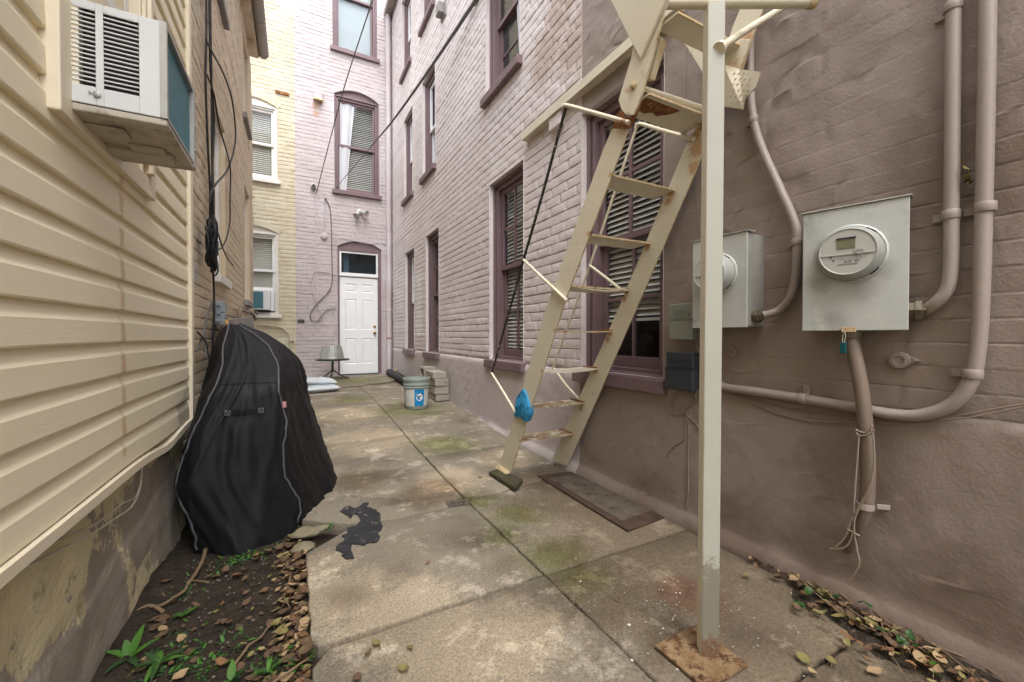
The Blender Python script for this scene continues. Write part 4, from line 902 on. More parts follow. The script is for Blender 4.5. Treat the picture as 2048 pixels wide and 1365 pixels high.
# steel angle fixed along the wall behind the stair head
an = thing('wall_steel_angle', 'long cream steel angle bolted along the right wall above the near window', 'steel beam', at_x(1150, 190, XR))
p, q = at_x(1045, 272, XR - .05), at_x(1262, 92, XR - .05)
zt, zb = p.z + .02, p.z - .045; q = Vector((q.x, 1.5, q.z))
mb = MB(); mb.hexa([(XR - .06, q.y, zb), (XR - .05, q.y, zb), (XR - .05, p.y, zb), (XR - .06, p.y, zb), (XR - .06, q.y, zt), (XR - .05, q.y, zt), (XR - .05, p.y, zt), (XR - .06, p.y, zt)])
mb.box(XR - .05, XR + .02, q.y, p.y, zb, zb + .009); obj('angle_bar', mb, 'cream', an, bev=.002)
c_ = at_x(1118, 238, XR); mb = MB(); mb.box(XR - .045, XR + .01, c_.y - .08, c_.y + .08, zb - .10, zb - .002); obj('bracket_block', mb, 'lilac', an, bev=.006)

# ---- post that carries the stair head, with its top rail and brace
pb = Vector((1.137, .838, 0)); ptop = at_d(1428, 14, 1.285)
po = thing('steel_post', 'square pale grey steel post standing on a rusty bolted base plate', 'post', (pb.x, pb.y, 0))
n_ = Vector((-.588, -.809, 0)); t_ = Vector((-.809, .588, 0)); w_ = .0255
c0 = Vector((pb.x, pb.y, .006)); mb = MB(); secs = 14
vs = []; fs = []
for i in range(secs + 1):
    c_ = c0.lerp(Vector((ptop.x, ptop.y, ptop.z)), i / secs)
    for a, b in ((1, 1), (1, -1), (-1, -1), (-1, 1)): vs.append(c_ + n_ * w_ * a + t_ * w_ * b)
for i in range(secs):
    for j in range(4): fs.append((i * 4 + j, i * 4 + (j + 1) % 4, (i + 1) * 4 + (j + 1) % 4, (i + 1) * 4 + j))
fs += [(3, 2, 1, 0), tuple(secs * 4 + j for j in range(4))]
mb.add(vs, fs); mb.mi = [1 if (i < secs * 4 and i % 4 == 3) else 0 for i in range(len(fs))]; obj('tube', mb, ['postgrey', 'cream'], po, bev=.003)  # left face coloured cream to show its lit side
add_mask(M['postgrey'], (.13, .11, .08), [(pb.x, pb.y, z_, .12) for z_ in (.05, .1, .16, .21)], 0.4, 60, .75, False, 2.2); add_mask(M['postgrey'], (.13, .055, .02), [(pb.x, pb.y, z_, .07) for z_ in (.0, .025)], .5, 55, .85, False, 2.0)
mb = MB(); mb.box(1.012, 1.203, .748, .936, .001, .0115); obj('base_plate', mb, 'plate_rust', po, bev=.002)
for x, y in ((1331, 1299), (1386, 1266), (1460, 1322), (1403, 1357)):
    c_ = at_z(x, y, .014); m = MB(); m.lathe([(.0135, .0), (.0135, .002), (.0085, .0025), (.0085, .008), (.005, .009), (.005, .013)], (c_.x, c_.y, .0115), (0, 0, 1), 6); obj('bolt', m, 'plate_rust', po)
mb = MB(); mb.tube([at_d(1334, 7, 1.285), at_d(1480, 6, 1.285), at_d(1629, 5, 1.285)], .0165, 14); obj('top_rail', mb, 'cream', po, smooth=60)
mb = MB(); c_ = at_d(1628, 5, 1.285); mb.lathe([(.0185, -.02), (.0185, .004)], c_, RT, 14); obj('rail_end', mb, 'rustedge', po, smooth=60)
mb = MB(); mb.tube([at_d(1438, 97, 1.262), at_d(1500, 56, 1.40), at_d(1562, 18, 1.54), at_x(1640, -35, XR - .02)], .0115, 12); mb.lathe([(.019, 0), (.019, .02)], at_d(1437, 98, 1.255), at_d(1500, 56, 1.40) - at_d(1438, 97, 1.262), 10); obj('brace', mb, 'cream', po, smooth=60)

# ================================================================== THINGS ON THE NEAR RIGHT WALL
def at_plane(px, py, P, Nn):
    r = ray(px, py); return CAM + r * ((P - CAM).dot(Nn) / r.dot(Nn))
def meter_box(name, label, FLt, FLb, FRt, FRb, back, mc, mr, skirt):
    zb = (FLb.z + FRb.z) / 2; ztl, ztr = FLt.z, FRt.z; zt = (ztl + ztr) / 2
    L2 = Vector((FLb.x, FLb.y, 0)); R2 = Vector((FRb.x, FRb.y, 0)); w = (R2 - L2); W = w.length; w.normalize(); n = Vector((w.y, -w.x, 0))
    if n.x > 0: n = -n
    t = thing(name, label, 'electric meter', ((L2.x + R2.x) / 2, (L2.y + R2.y) / 2, zb))
    F = lambda u, v, d: L2 + w * u + n * d + Vector((0, 0, v))
    B0, B1 = Vector((XR + .005, back[0], 0)), Vector((XR + .005, back[1], 0))
    z = lambda p, h: Vector((p.x, p.y, h))
    mb = MB(); mb.hexa([z(F(.004, 0, -.003), zb + .004), z(F(W - .004, 0, -.003), zb + .004), z(B1, zb + .004), z(B0, zb + .004), z(F(.004, 0, -.003), zt - .004), z(F(W - .004, 0, -.003), zt - .004), z(B1, zt - .004), z(B0, zt - .004)])
    obj('housing', mb, 'metertop', t, bev=.004)
    mb = MB(); mb.hexa([F(0, zb, -.002), F(W, zb, -.002), F(W, zb, .006), F(0, zb, .006), F(0, zt, -.002), F(W, zt, -.002), F(W, zt, .006), F(0, zt, .006)])
    mb.hexa([F(0, zb, -.03), F(.004, zb, -.03), F(.004, zb, -.0025), F(0, zb, -.0025), F(0, zt, -.03), F(.004, zt, -.03), F(.004, zt, -.0025), F(0, zt, -.0025)])
    cover = obj('cover', mb, 'meter', t, bev=.003)
    mb = MB(); mb.hexa([F(-.006, zt + .001, -.05), F(W + .006, zt + .001, -.05), F(W + .006, zt + .001, .012), F(-.006, zt + .001, .012), F(-.006, zt + .01, -.05), F(W + .006, zt + .01, -.05), F(W + .006, zt + .005, .012), F(-.006, zt + .005, .012)]); obj('drip_edge', mb, 'metertop', t, bev=.002)
    P = at_plane(mc[0], mc[1], F(0, zb, .006), n); u = (P - L2).dot(w); v = P.z
    C = F(u, v, .006)
    mb = MB(); mb.lathe([(mr * 1.06, -.002), (mr * 1.06, .004), (mr * 1.0, .008), (mr * .97, .006)], C, n, 40); obj('ring', mb, 'meter', t, smooth=50)
    mb = MB(); mb.lathe([(mr * .965, .0), (mr * .95, .02), (mr * .90, .042), (mr * .865, .058), (mr * .80, .066), (mr * .76, .064)], C, n, 40, (True, False)); cup = obj('meter_cup', mb, 'metercup', t, smooth=60)
    mb = MB(); mb.lathe([(mr * .765, .0), (mr * .765, .0635), (0.001, .0638)], C, n, 40, (True, False)); face = obj('meter_dial', mb, 'meterface', t, smooth=40)
    Fd = lambda a, b, d: C + w * a + Vector((0, 0, b)) + n * d
    def plate(nm, a0, a1, b0, b1, d0, d1, mat):
        m = MB(); m.hexa([Fd(a0, b0, d0), Fd(a1, b0, d0), Fd(a1, b0, d1), Fd(a0, b0, d1), Fd(a0, b1, d0), Fd(a1, b1, d0), Fd(a1, b1, d1), Fd(a0, b1, d1)]); return obj(nm, m, mat, t)
    k = mr
    plate('display', -.28 * k, .22 * k, .12 * k, .42 * k, .0635, .066, 'lcd'); plate('display_hood', -.30 * k, .24 * k, .45 * k, .50 * k, .0635, .068, 'ink')
    m = MB(); m.hexa([Fd(-.74 * k, -.10 * k, .0635), Fd(.74 * k, -.10 * k, .0635), Fd(.74 * k, -.10 * k, .0668), Fd(-.74 * k, -.10 * k, .0668), Fd(-.74 * k, -.07 * k, .0635), Fd(.74 * k, -.07 * k, .0635), Fd(.74 * k, -.07 * k, .066), Fd(-.74 * k, -.07 * k, .066)]); obj('dial_seam', m, 'metercup', t)
    m = MB(); m.lathe([(.135 * k, .0635), (.135 * k, .068), (.10 * k, .0685)], Fd(.34 * k, .0, 0), n, 18); obj('port', m, 'metercup', t, smooth=40)
    m = MB()
    for a in (.30, .385): m.lathe([(.026 * k, .0687), (.026 * k, .0692)], Fd(a * k, .0, 0), n, 8)
    m.lathe([(.05 * k, .0637), (.05 * k, .0645)], Fd(-.46 * k, -.16 * k, 0), n, 10); m.lathe([(.045 * k, .0637), (.045 * k, .0645)], Fd(-.38 * k, -.27 * k, 0), n, 10)
    r_ = random.Random(3)
    for row, (b, x0, x1, hh) in enumerate(((-.16, -.22, .56, .018), (-.215, -.30, .54, .014), (-.265, -.28, .45, .014), (-.31, -.22, .30, .012))):
        x = x0
        while x < x1:
            l = r_.uniform(.03, .10); m.hexa([Fd(x * k, (b) * k, .0637), Fd((x + l) * k, b * k, .0637), Fd((x + l) * k, b * k, .0642), Fd(x * k, b * k, .0642), Fd(x * k, (b + hh) * k, .0637), Fd((x + l) * k, (b + hh) * k, .0637), Fd((x + l) * k, (b + hh) * k, .0642), Fd(x * k, (b + hh) * k, .0642)]); x += l + r_.uniform(.015, .05)
    x = -.26
    while x < .28:
        l = r_.choice((.006, .01, .014)); m.hexa([Fd(x * k, -.47 * k, .0637), Fd((x + l) * k, -.47 * k, .0637), Fd((x + l) * k, -.47 * k, .0642), Fd(x * k, -.47 * k, .0642), Fd(x * k, -.42 * k, .0637), Fd((x + l) * k, -.42 * k, .0637), Fd((x + l) * k, -.42 * k, .0642), Fd(x * k, -.42 * k, .0642)]); x += l + .011
    obj('dial_print', m, 'inkgrey', t)
    for txt, a, b, sz in (('ACX', -.10, -.385, .085), ('EZ', .22, -.375, .075)):
        cu = bpy.data.curves.new('txt', 'FONT'); cu.body = txt; cu.size = sz * k * 1.35; cu.extrude = .0003
        o = bpy.data.objects.new('txt', cu); COL.objects.link(o); dg = bpy.context.evaluated_depsgraph_get(); me = bpy.data.meshes.new_from_object(o.evaluated_get(dg)); bpy.data.objects.remove(o)
        Z = Vector((0, 0, 1)); q = Fd(a * k, b * k, .0643); m = MB(); m.add([q + w * vv_.co.x + Z * vv_.co.y + n * vv_.co.z for vv_ in me.vertices], [tuple(p_.vertices) for p_ in me.polygons]); obj('dial_lettering', m, 'inkgrey', t, fix=False)
    m = MB()
    for a0 in (.75, -.95):
        for i in range(6):
            an_ = a0 + i * .055; p = lambda r, a_: Fd(r * math.cos(a_), r * math.sin(a_), .009)
            m.quad(p(mr * .955, an_), p(mr * 1.005, an_), p(mr * 1.005, an_ + .056), p(mr * .955, an_ + .056))
    obj('ring_slot', m, 'ink', t, fix=False)
    return t, F, W, zb, zt, n, w
t1, F1, W1_, zb1, zt1, n1, w1 = meter_box('electric_meter', 'large grey electric meter box mounted askew, digital meter fully in view', at_d(1597, 432, 1.537), at_d(1605, 663, 1.537), at_d(1815, 394, 1.33), at_d(1817, 660, 1.33), (.895, .60), (1700, 509), .096, 0)
t2, F2, W2_, zb2, zt2, n2, w2 = meter_box('electric_meter', 'smaller grey electric meter box half hidden behind the post', at_d(1385, 486, 1.943), at_d(1386, 656, 1.943), at_d(1495, 464, 1.73), at_d(1495, 656, 1.73), (1.325, 1.073), (1434, 549), .088, 0)
add_mask(M['meter'], (.14, .13, .115), [(*F1(.17, zb1 + .15, .006), .07), (*F1(.05, zb1 + .17, .006), .05), (*F1(.22, zb1 + .20, .006), .05), (*F1(.1, zb1 + .03, .006), .05)], .6, 14, .35)
m = MB(); c_ = F1(W1_ * .44, zb1, -.03); m.hexa([F1(.115, zb1 - .006, -.01), F1(.155, zb1 - .006, -.01), F1(.155, zb1 - .006, .010), F1(.115, zb1 - .006, .010), F1(.115, zb1 + .012, -.01), F1(.155, zb1 + .012, -.01), F1(.155, zb1 + .012, .010), F1(.115, zb1 + .012, .010)]); obj('hasp', m, 'rustedge', t1, bev=.002)
m = MB(); m.lathe([(.036, -.0), (.036, -.022), (.03, -.03)], F1(.133, zb1 + .003, -.035), (0, 0, 1), 20); obj('hub_fitting', m, 'brass', t1, smooth=40)
c_ = F1(.122, zb1 - .03, .012); m = MB(); m.box(c_.x - .004, c_.x + .004, c_.y - .009, c_.y + .009, c_.z - .05, c_.z - .012); hs = obj('seal_tag', m, 'teal', t1, bev=.002)
m = MB(); m.tube([c_ + Vector((0, .002, -.012)), c_ + Vector((.004, .004, .012)), c_ + Vector((.003, -.004, .028))], .0012, 5); m.tube([c_ + Vector((0, -.003, -.012)), c_ + Vector((.002, -.006, .012)), c_ + Vector((.003, -.002, .028))], .0012, 5); obj('seal_wire', m, 'wirewhite', t1)
m = MB(); p = F1(W1_ + .002, zb1 + .065, -.03); m.lathe([(.028, -.004), (.028, .012), (.034, .013), (.034, .028), (.024, .03), (.024, .04)], p, w1, 6); obj('side_fitting', m, 'brass', t1)
m = MB(); p2_ = F2(W2_ + .001, zb2 + .05, -.055); m.lathe([(.026, -.004), (.026, .008), (.030, .009), (.030, .024), (.022, .026), (.022, .034)], p2_, w2, 8); obj('side_fitting', m, 'brass', t2)

def conduit(name, label, path, r, mat='pipe', cat='conduit', n=8, straps=(), seg=14, group=None):
    t = thing(name, label, cat, path[-1], group)
    m = MB(); m.tube(spline(path, n), r, seg); obj('pipe', m, mat, t, smooth=60)
    for c_, d_ in straps:
        m = MB(); m.lathe([(r * 1.16, -.014), (r * 1.22, -.012), (r * 1.22, .012), (r * 1.16, .014)], c_, d_, 16)
        d_ = Vector(d_).normalized(); s_ = Vector((0, 1, 0)) if abs(d_.z) > .5 else Vector((0, 0, 1))
        m.obox(Vector((XR - .006, c_[1], c_[2])) + s_ * r * 1.7, (.006, 0, 0), s_ * r * .9, (d_ - Vector((d_.x, 0, 0))).normalized() * .012)
        obj('strap', m, mat, t, smooth=40)
    return t
X1 = XR - .028
U3 = Vector((0, 0, 1))
conduit('conduit', 'slim mauve conduit curving up the wall from the smaller meter box', [p2_ + w2 * .03, at_x(1556, 622, X1), at_x(1580, 597, X1), at_x(1591, 555, X1), at_x(1594, 480, X1), at_x(1587, 440, X1), at_x(1560, 378, X1), at_x(1525, 300, X1), at_x(1508, 245, X1), at_x(1501, 180, X1), at_x(1500, 90, X1), at_x(1500, -60, X1)], .0165, straps=((at_x(1593, 485, X1), U3), (at_x(1507, 240, X1), U3)))
X2 = XR - .032
conduit('conduit', 'thick mauve conduit rising from the side of the large meter box', [p + w1 * .035, at_x(1872, 606, X2), at_x(1893, 580, X2), at_x(1901, 535, X2), at_x(1903, 440, X2), at_x(1905, 200, X2), at_x(1908, -80, X2)], .0182, straps=((at_x(1902, 430, X2), U3), (at_x(1906, 14, X2), U3)))
conduit('conduit', 'rightmost thick mauve conduit, sweeping down and left below the meter boxes', [at_x(1976, -80, X2), at_x(1974, 100, X2), at_x(1969, 350, X2), at_x(1962, 600, X2), at_x(1954, 705, X2), at_x(1940, 765, X2), at_x(1905, 808, X2), at_x(1850, 829, X2), at_x(1790, 830, X2), at_x(1700, 814, X2), at_x(1600, 797, X2), at_x(1500, 782, X2), at_x(1458, 776, X2), at_x(1440, 770, X2), at_x(1422, 758, XR)], .0192, straps=((at_x(1971, 415, X2), U3), (at_x(1945, 748, X2), U3), (at_x(1607, 798, X2), (0, 1, 0))))
X3 = XR - .075
conduit('conduit', 'brown conduit dropping from the large meter box to the ground, wrapped in wires', [F1(.133, zb1 - .01, -.035), at_x(1716, 740, X3 + .005), at_x(1727, 810, X3), at_x(1733, 880, X3), at_x(1736, 950, X3), at_x(1732, 1010, X3), at_x(1718, 1052, X3 + .02), at_x(1703, 1084, X3 + .05), at_x(1692, 1108, XR + .02)], .0215, 'pipebrown', straps=())
m = MB(); c_ = at_x(1742, 1017, X3); m.obox(c_ + Vector((.055, -.022, 0)), (.02, -.02, 0), (.0015, .0015, 0), (0, 0, .009)); m.lathe([(.0262, -.011), (.0262, .011)], at_x(1730, 1012, X3), U3, 14); tag(obj('pipe_bracket', m, 'pipe', bev=.002), 'grey bracket holding the brown conduit near the ground', 'bracket')
def wall_cap(px, py, r, label):
    c_ = at_x(px, py, XR); t = thing('blanking_disc', label, 'wall cap', c_)
    m = MB(); m.lathe([(r, -.01), (r, .012), (r * .93, .017), (r * .55, .018), (r * .5, .0145), (r * .3, .0145)], c_, (-1, 0, 0), 24); obj('disc', m, 'plaster', t, smooth=40)
    m = MB(); m.prism([(XR - .008, c_.y - r * .55, c_.z + r * .7), (XR - .008, c_.y - r * 1.9, c_.z + .0), (XR - .008, c_.y - r * .55, c_.z - r * .7)], (.016, 0, 0)); m.lathe([(.005, 0), (.005, .006)], (XR - .008, c_.y - r * 1.45, c_.z), (-1, 0, 0), 8); obj('lug', m, 'plaster', t, bev=.002)
wall_cap(1467, 705, .027, 'round painted wall cap below the smaller meter box'); wall_cap(1802, 721, .028, 'round painted wall cap right of the brown conduit under the large meter box')

def util_box(name, label, l, r, t, b, dep, mat, cat):
    X = XR - dep; y1, y0 = at_x(l, 650, X).y, at_x(r, 650, X).y; z1, z0 = at_x(l, t, X).z, at_x(l, b, X).z
    th_ = thing(name, label, cat, (XR - dep / 2, (y0 + y1) / 2, z0))
    zm = z0 + (z1 - z0) * .56
    m = MB(); m.box(X + .012, XR + .01, y0 + .005, y1 - .005, z0 + .012, z1 - .004); obj('base', m, mat, th_, bev=.006)
    m = MB(); m.box(X, X + .035, y0, y1, z0, zm - .002); m.box(X + .004, X + .035, y0 + .002, y1 - .002, zm + .002, z1); obj('cover', m, mat, th_, bev=.007, seg=3)
    m = MB(); m.box(X - .0015, X + .004, y0 - .002, y1 + .002, zm - .003, zm + .003); m2 = obj('lip', m, mat, th_)
    m = MB(); m.lathe([(.004, 0), (.004, .002)], (X + .0045, y0 + .02, zm + .022), (-1, 0, 0), 10); obj('lock_hole', m, 'ink', th_)
    m = MB()
    for k in range(3): m.box(X + .002, X + .005, y0 + .045, y1 - .035, zm + .025 + k * .010, zm + .0265 + k * .010)
    obj('embossed_print', m, mat, th_)
    return th_
util_box('phone_box', 'pale grey green plastic phone box on the wall just right of the near window', 1337, 1384, 609, 680, .07, 'greybox', 'phone box')
util_box('phone_box', 'dark slate plastic phone box under the pale grey one', 1330, 1386, 703, 777, .085, 'darkbox', 'phone box')

def wires(name, label, paths, r, mat, X=None, n=6):
    m = MB()
    for p_ in paths:
        m.tube(spline([at_x(*q) if len(q) == 3 else at_x(q[0], q[1], X) for q in p_], n), r, 6)
    return tag(obj(name, m, mat, smooth=60), label, 'wire')
XwW = XR - .022
wires('wall_wire', 'pair of thin tan wires sagging along the near right wall below the conduit', [[(1425, 772), (1480, 792), (1540, 822), (1610, 840), (1700, 846), (1760, 846, XR - .03), (1850, 846), (1960, 832), (2060, 812), (2200, 790)], [(1425, 770), (1500, 797), (1580, 817), (1660, 829), (1715, 836), (1850, 840), (1990, 818), (2060, 806), (2200, 775)]], .0026, 'wiretan', XwW)
wires('loose_wire', 'loose brown wires and dry creeper stems hanging below the dark phone box', [[(1358, 778), (1345, 800), (1340, 818), (1348, 830), (1365, 828), (1385, 808), (1410, 792)], [(1380, 770), (1390, 790), (1392, 805)], [(1372, 825), (1372, 855), (1366, 880), (1345, 895), (1332, 915)], [(1374, 828), (1378, 870), (1376, 920), (1377, 970), (1374, 1018)], [(1375, 832), (1390, 845), (1400, 860)], [(1387, 700), (1392, 740), (1384, 770), (1376, 775)], [(1392, 690), (1400, 720), (1396, 760), (1392, 800)]], .0034, 'wiretan', XR - .02)
wires('creeper_stem', 'dry creeper stems twisted round the brown conduit and down to the soil', [[(1742, 850), (1748, 900), (1744, 960), (1720, 1010), (1705, 1035), (1690, 1075), (1665, 1100)], [(1746, 940), (1735, 985), (1712, 1030), (1708, 1060), (1714, 1100), (1718, 1130), (1700, 1160)], [(1718, 870), (1712, 950), (1708, 1010), (1706, 1065), (1690, 1095), (1660, 1098)], [(1712, 866), (1722, 872), (1742, 868), (1748, 860)], [(1712, 860), (1730, 866), (1746, 852)], [(1694, 1058), (1720, 1073)]], .0032, 'wiretan', XR - .103)
wires('thin_wire', 'thin dark wire hanging on the plaster between the stair and the post', [[(1376, -20), (1374, 120), (1372, 230), (1372, 300), (1384, 340), (1392, 400), (1398, 470)]], .0016, 'cablegrey', XR - .014)

# ================================================================== LEFT WALL FITTINGS
XC = XW + .028
def lw(name, label, paths, r, X=XC, mat='cable', n=6):
    m = MB()
    for i, p_ in enumerate(paths): m.tube(spline([at_x(x, y, X + .006 * (i % 3)) for x, y in p_], n), r, 7)
    return tag(obj(name, m, mat, smooth=60), label, 'cable')
lw('cable_bundle', 'bundle of black cables running down the yellow wall beside the cream corner', [[(412, -60), (413, 60), (411, 160), (416, 300), (420, 380), (420, 455)], [(420, -60), (421, 60), (423, 170), (424, 300), (426, 400), (425, 455)], [(418, -60), (419, 40), (421, 140), (428, 240), (425, 330), (424, 400), (423, 460)], [(425, 525), (427, 560), (428, 610), (426, 660), (424, 730)], [(427, 380), (427, 430), (426, 470)]], .0075)
lw('hanging_cable', 'black cable swinging out in a wide loop over the yellow wall window', [[(412, 80), (424, 104), (448, 150), (464, 200), (471, 262), (468, 300), (455, 340), (434, 366), (422, 386), (420, 405)]], .0075, XC + .02)
lw('hanging_cable', 'black cable hooking back to the coil below the loop, over the white boarded window', [[(414, 150), (428, 190), (438, 250), (455, 310), (461, 345), (460, 400), (460, 440), (455, 470), (445, 494), (430, 503), (420, 520)]], .006, XC + .03)
lw('cable_end', 'loose black cable end slanting across the white boarded window', [[(424, 400), (428, 435), (437, 470), (447, 500), (456, 518), (467, 532)]], .006, XC + .025)
m = MB(); cc = at_x(421, 495, XC + .03)
for k in range(16):
    a = random.uniform(.75, 1.2); hh = random.uniform(.10, .2) * a; ww = random.uniform(.028, .06); o_ = cc + Vector((random.uniform(-.01, .03), random.uniform(-.05, .05), random.uniform(-.05, .06)))
    m.tube([o_ + Vector((.012 * math.sin(3 * t + k), ww * math.cos(t), hh * math.sin(t))) for t in np.linspace(0, 2 * math.pi, 22)], .0055, 6, False)
for k in range(5): m.tube([cc + Vector((.02 * math.cos(t) + .012, .07 * math.cos(t) + .01, .02 * k - .03 + .022 * math.sin(t))) for t in np.linspace(0, 2 * math.pi, 16)], .006, 6, False)
tag(obj('cable_coil', m, 'cable', smooth=60), 'tangled coil of black cable tied up on the yellow wall', 'cable coil')
ub = thing('utility_box', 'blue grey plastic utility box on the yellow wall, two lidded halves', 'utility box', (-.54, 4.15, 1.08))
zb, zt = at_y(440, 650, 4.06).z, at_y(440, 602, 4.06).z
mb = MB(); mb.box(XW - .01, -.515, 4.07, 4.28, zb + .01, zt); obj('base', mb, 'bluegrey', ub, bev=.006)
mb = MB(); mb.box(XW + .01, -.505, 4.05, 4.09, zb, (zb + zt) / 2 - .003); mb.box(XW + .01, -.507, 4.052, 4.09, (zb + zt) / 2 + .003, zt - .005); obj('lid', mb, 'bluegrey', ub, bev=.006)
mb = MB()
for k in range(3): mb.box(XW + .02, XW + .05, 4.038, 4.05, zb + .02 + k * .065, zb + .04 + k * .065)
obj('latch', mb, 'bluegrey', ub, bev=.003)
lw('drop_cable', 'slack grey cable looping from the utility box to the cream corner', [[(425, 604), (412, 640), (408, 662), (396, 698), (386, 703)], [(394, 664), (408, 678), (413, 690), (408, 702)]], .007, XC, 'cablegrey')
lw('thin_cable', 'thin black wires dangling under the utility box', [[(436, 650), (432, 658), (440, 663), (444, 655)], [(441, 650), (445, 664), (436, 700), (430, 720)], [(447, 650), (438, 690), (436, 725)], [(415, 690), (417, 712), (428, 722)], [(430, 690), (420, 684), (415, 690)]], .003, XC + .03)
bd = thing('leaning_board', 'grey painted board with raw yellow edge leaning behind the covered grill', 'board', (-.42, 4.2, .1))
p, q = at_x(456, 640, -.43), at_x(506, 633, -.43)
mb = MB(); mb.hexa([(-.36, p.y, .12), (-.36, q.y, .12), (-.375, q.y, .12), (-.375, p.y, .12), (-.43, p.y, p.z), (-.43, q.y, q.z), (-.445, q.y, q.z), (-.445, p.y, p.z)]); obj('panel', mb, 'board', bd, bev=.002)
mb = MB(); mb.hexa([(-.361, p.y - .003, .12), (-.361, p.y, .12), (-.376, p.y, .12), (-.376, p.y - .003, .12), (-.428, p.y - .003, p.z), (-.428, p.y, p.z), (-.447, p.y, p.z), (-.447, p.y - .003, p.z)]); mb.box(-.447, -.428, p.y, q.y, p.z + .001, p.z + .004); obj('raw_edge', mb, 'boardedge', bd)
tp = thing('hose_tap', 'old brass hose tap and pipe on the yellow wall above the leaning board', 'tap', at_x(490, 630, XW))
mb = MB(); mb.tube(spline([at_x(x, y, XW + .05) for x, y in ((478, 650), (478, 628), (481, 622), (486, 621), (496, 625), (502, 624))], 4), .02, 10); obj('pipe', mb, 'pipebrown', tp, smooth=60)
c_ = at_x(507, 631, XW + .05); mb = MB(); mb.tube([at_x(500, 625, XW + .05), c_, c_ + Vector((.03, .02, -.07))], .022, 10); mb.lathe([(.035, 0), (.035, .02)], c_ + Vector((.03, 0, .03)), (.6, -.2, .5), 12); obj('spout', mb, 'brass', tp, smooth=50)
m = MB()
for pth in ([(283, 950), (281, 968), (271, 995), (243, 1009), (190, 1050), (150, 1066), (112, 1083), (40, 1120)], [(284, 950), (279, 982), (263, 1014), (236, 1034), (190, 1064), (150, 1084), (60, 1130)], [(283, 955), (286, 925), (288, 905)], [(362, 885), (340, 900), (318, 905), (300, 900)], [(362, 880), (338, 890), (315, 898)]):
    m.tube(spline([at_x(x, y, XF + .022) for x, y in pth], 6), .0028, 6)
tag(obj('white_wire', m, 'wirewhite', smooth=60), 'two white wires drooping across the peeling foundation under the siding', 'wire')
# ================================================================== COVERED GRILL
gr = thing('covered_grill', 'barbecue grill under a black fabric cover with grey piping, on bare soil at left', 'grill', (-.12, 2.9, 0))
RG = [  # z, outline: FL, front, FR, right, BR-, BR, back, BL, left
    (-.035, [(-.41, 2.42), (-.25, 2.31), (.02, 2.46), (.16, 2.74), (.25, 2.97), (.24, 3.4), (-.1, 3.58), (-.47, 3.5), (-.505, 2.9)]),
    (.12, [(-.45, 2.40), (-.27, 2.335), (-.005, 2.455), (.12, 2.74), (.20, 2.97), (.20, 3.4), (-.1, 3.56), (-.49, 3.48), (-.51, 2.9)]),
    (.30, [(-.495, 2.375), (-.29, 2.36), (-.04, 2.455), (.07, 2.75), (.135, 3.0), (.15, 3.4), (-.1, 3.55), (-.50, 3.45), (-.515, 2.9)]),
    (.55, [(-.44, 2.425), (-.26, 2.41), (-.055, 2.475), (.015, 2.8), (.07, 3.05), (.08, 3.38), (-.1, 3.5), (-.48, 3.42), (-.50, 2.9)]),
    (.70, [(-.375, 2.475), (-.23, 2.455), (-.085, 2.49), (-.005, 2.8), (.05, 3.08), (.06, 3.36), (-.1, 3.47), (-.46, 3.4), (-.48, 2.95)]),
    (.755, [(-.35, 2.51), (-.22, 2.50), (-.088, 2.52), (-.015, 2.82), (.04, 3.10), (.045, 3.34), (-.1, 3.45), (-.45, 3.4), (-.46, 2.95)]),
    (.85, [(-.352, 2.68), (-.22, 2.65), (-.095, 2.67), (-.035, 2.90), (.01, 3.1), (.01, 3.30), (-.12, 3.41), (-.43, 3.38), (-.45, 2.98)]),
    (.94, [(-.356, 2.81), (-.25, 2.79), (-.14, 2.81), (-.10, 2.97), (-.065, 3.1), (-.075, 3.25), (-.17, 3.35), (-.41, 3.35), (-.43, 3.0)]),
    (1.02, [(-.355, 2.95), (-.29, 2.93), (-.23, 2.95), (-.19, 3.05), (-.175, 3.12), (-.18, 3.2), (-.24, 3.27), (-.40, 3.25), (-.41, 3.1)]),
    (1.07, [(-.365, 3.07), (-.34, 3.06), (-.31, 3.07), (-.295, 3.09), (-.29, 3.12), (-.30, 3.15), (-.33, 3.17), (-.37, 3.17), (-.38, 3.12)])]
NS = 160
def ring_curve(pts):
    n = len(pts); out = []; per = NS // n + 1; ctr = Vector((sum(p[0] for p in pts) / n, sum(p[1] for p in pts) / n, 0))
    P = [Vector((*p, 0)) for p in pts]
    for i in range(n):
        p0, p1, p2, p3 = P[i - 1], P[i], P[(i + 1) % n], P[(i + 2) % n]
        for k in range(per):
            t = k / per
            lin = p1.lerp(p2, t); cr_ = 0.5 * ((2 * p1) + (p2 - p0) * t + (2 * p0 - 5 * p1 + 4 * p2 - p3) * t * t + (3 * p1 - p0 - 3 * p2 + p3) * t ** 3)
            out.append(cr_.lerp(lin, .45))
    return out
rc = [(z, ring_curve(p)) for z, p in RG]; NR = 84; m_ = len(rc[0][1])
zs = [r[0] for r in rc]; rings = []
for j in range(NR + 1):
    z = zs[0] + (zs[-1] - zs[0]) * j / NR
    i = max(k for k in range(len(zs) - 1) if zs[k] <= z + 1e-9); t = (z - zs[i]) / (zs[i + 1] - zs[i])
    rg = []
    for k in range(m_):
        p1, p2 = rc[i][1][k], rc[i + 1][1][k]; p0 = rc[max(i - 1, 0)][1][k]; p3 = rc[min(i + 2, len(rc) - 1)][1][k]
        q = .5 * ((2 * p1) + (p2 - p0) * t + (2 * p0 - 5 * p1 + 4 * p2 - p3) * t * t + (3 * p1 - p0 - 3 * p2 + p3) * t ** 3)
        rg.append((p1.lerp(p2, t) * .5 + q * .5, z))
    rings.append(rg)
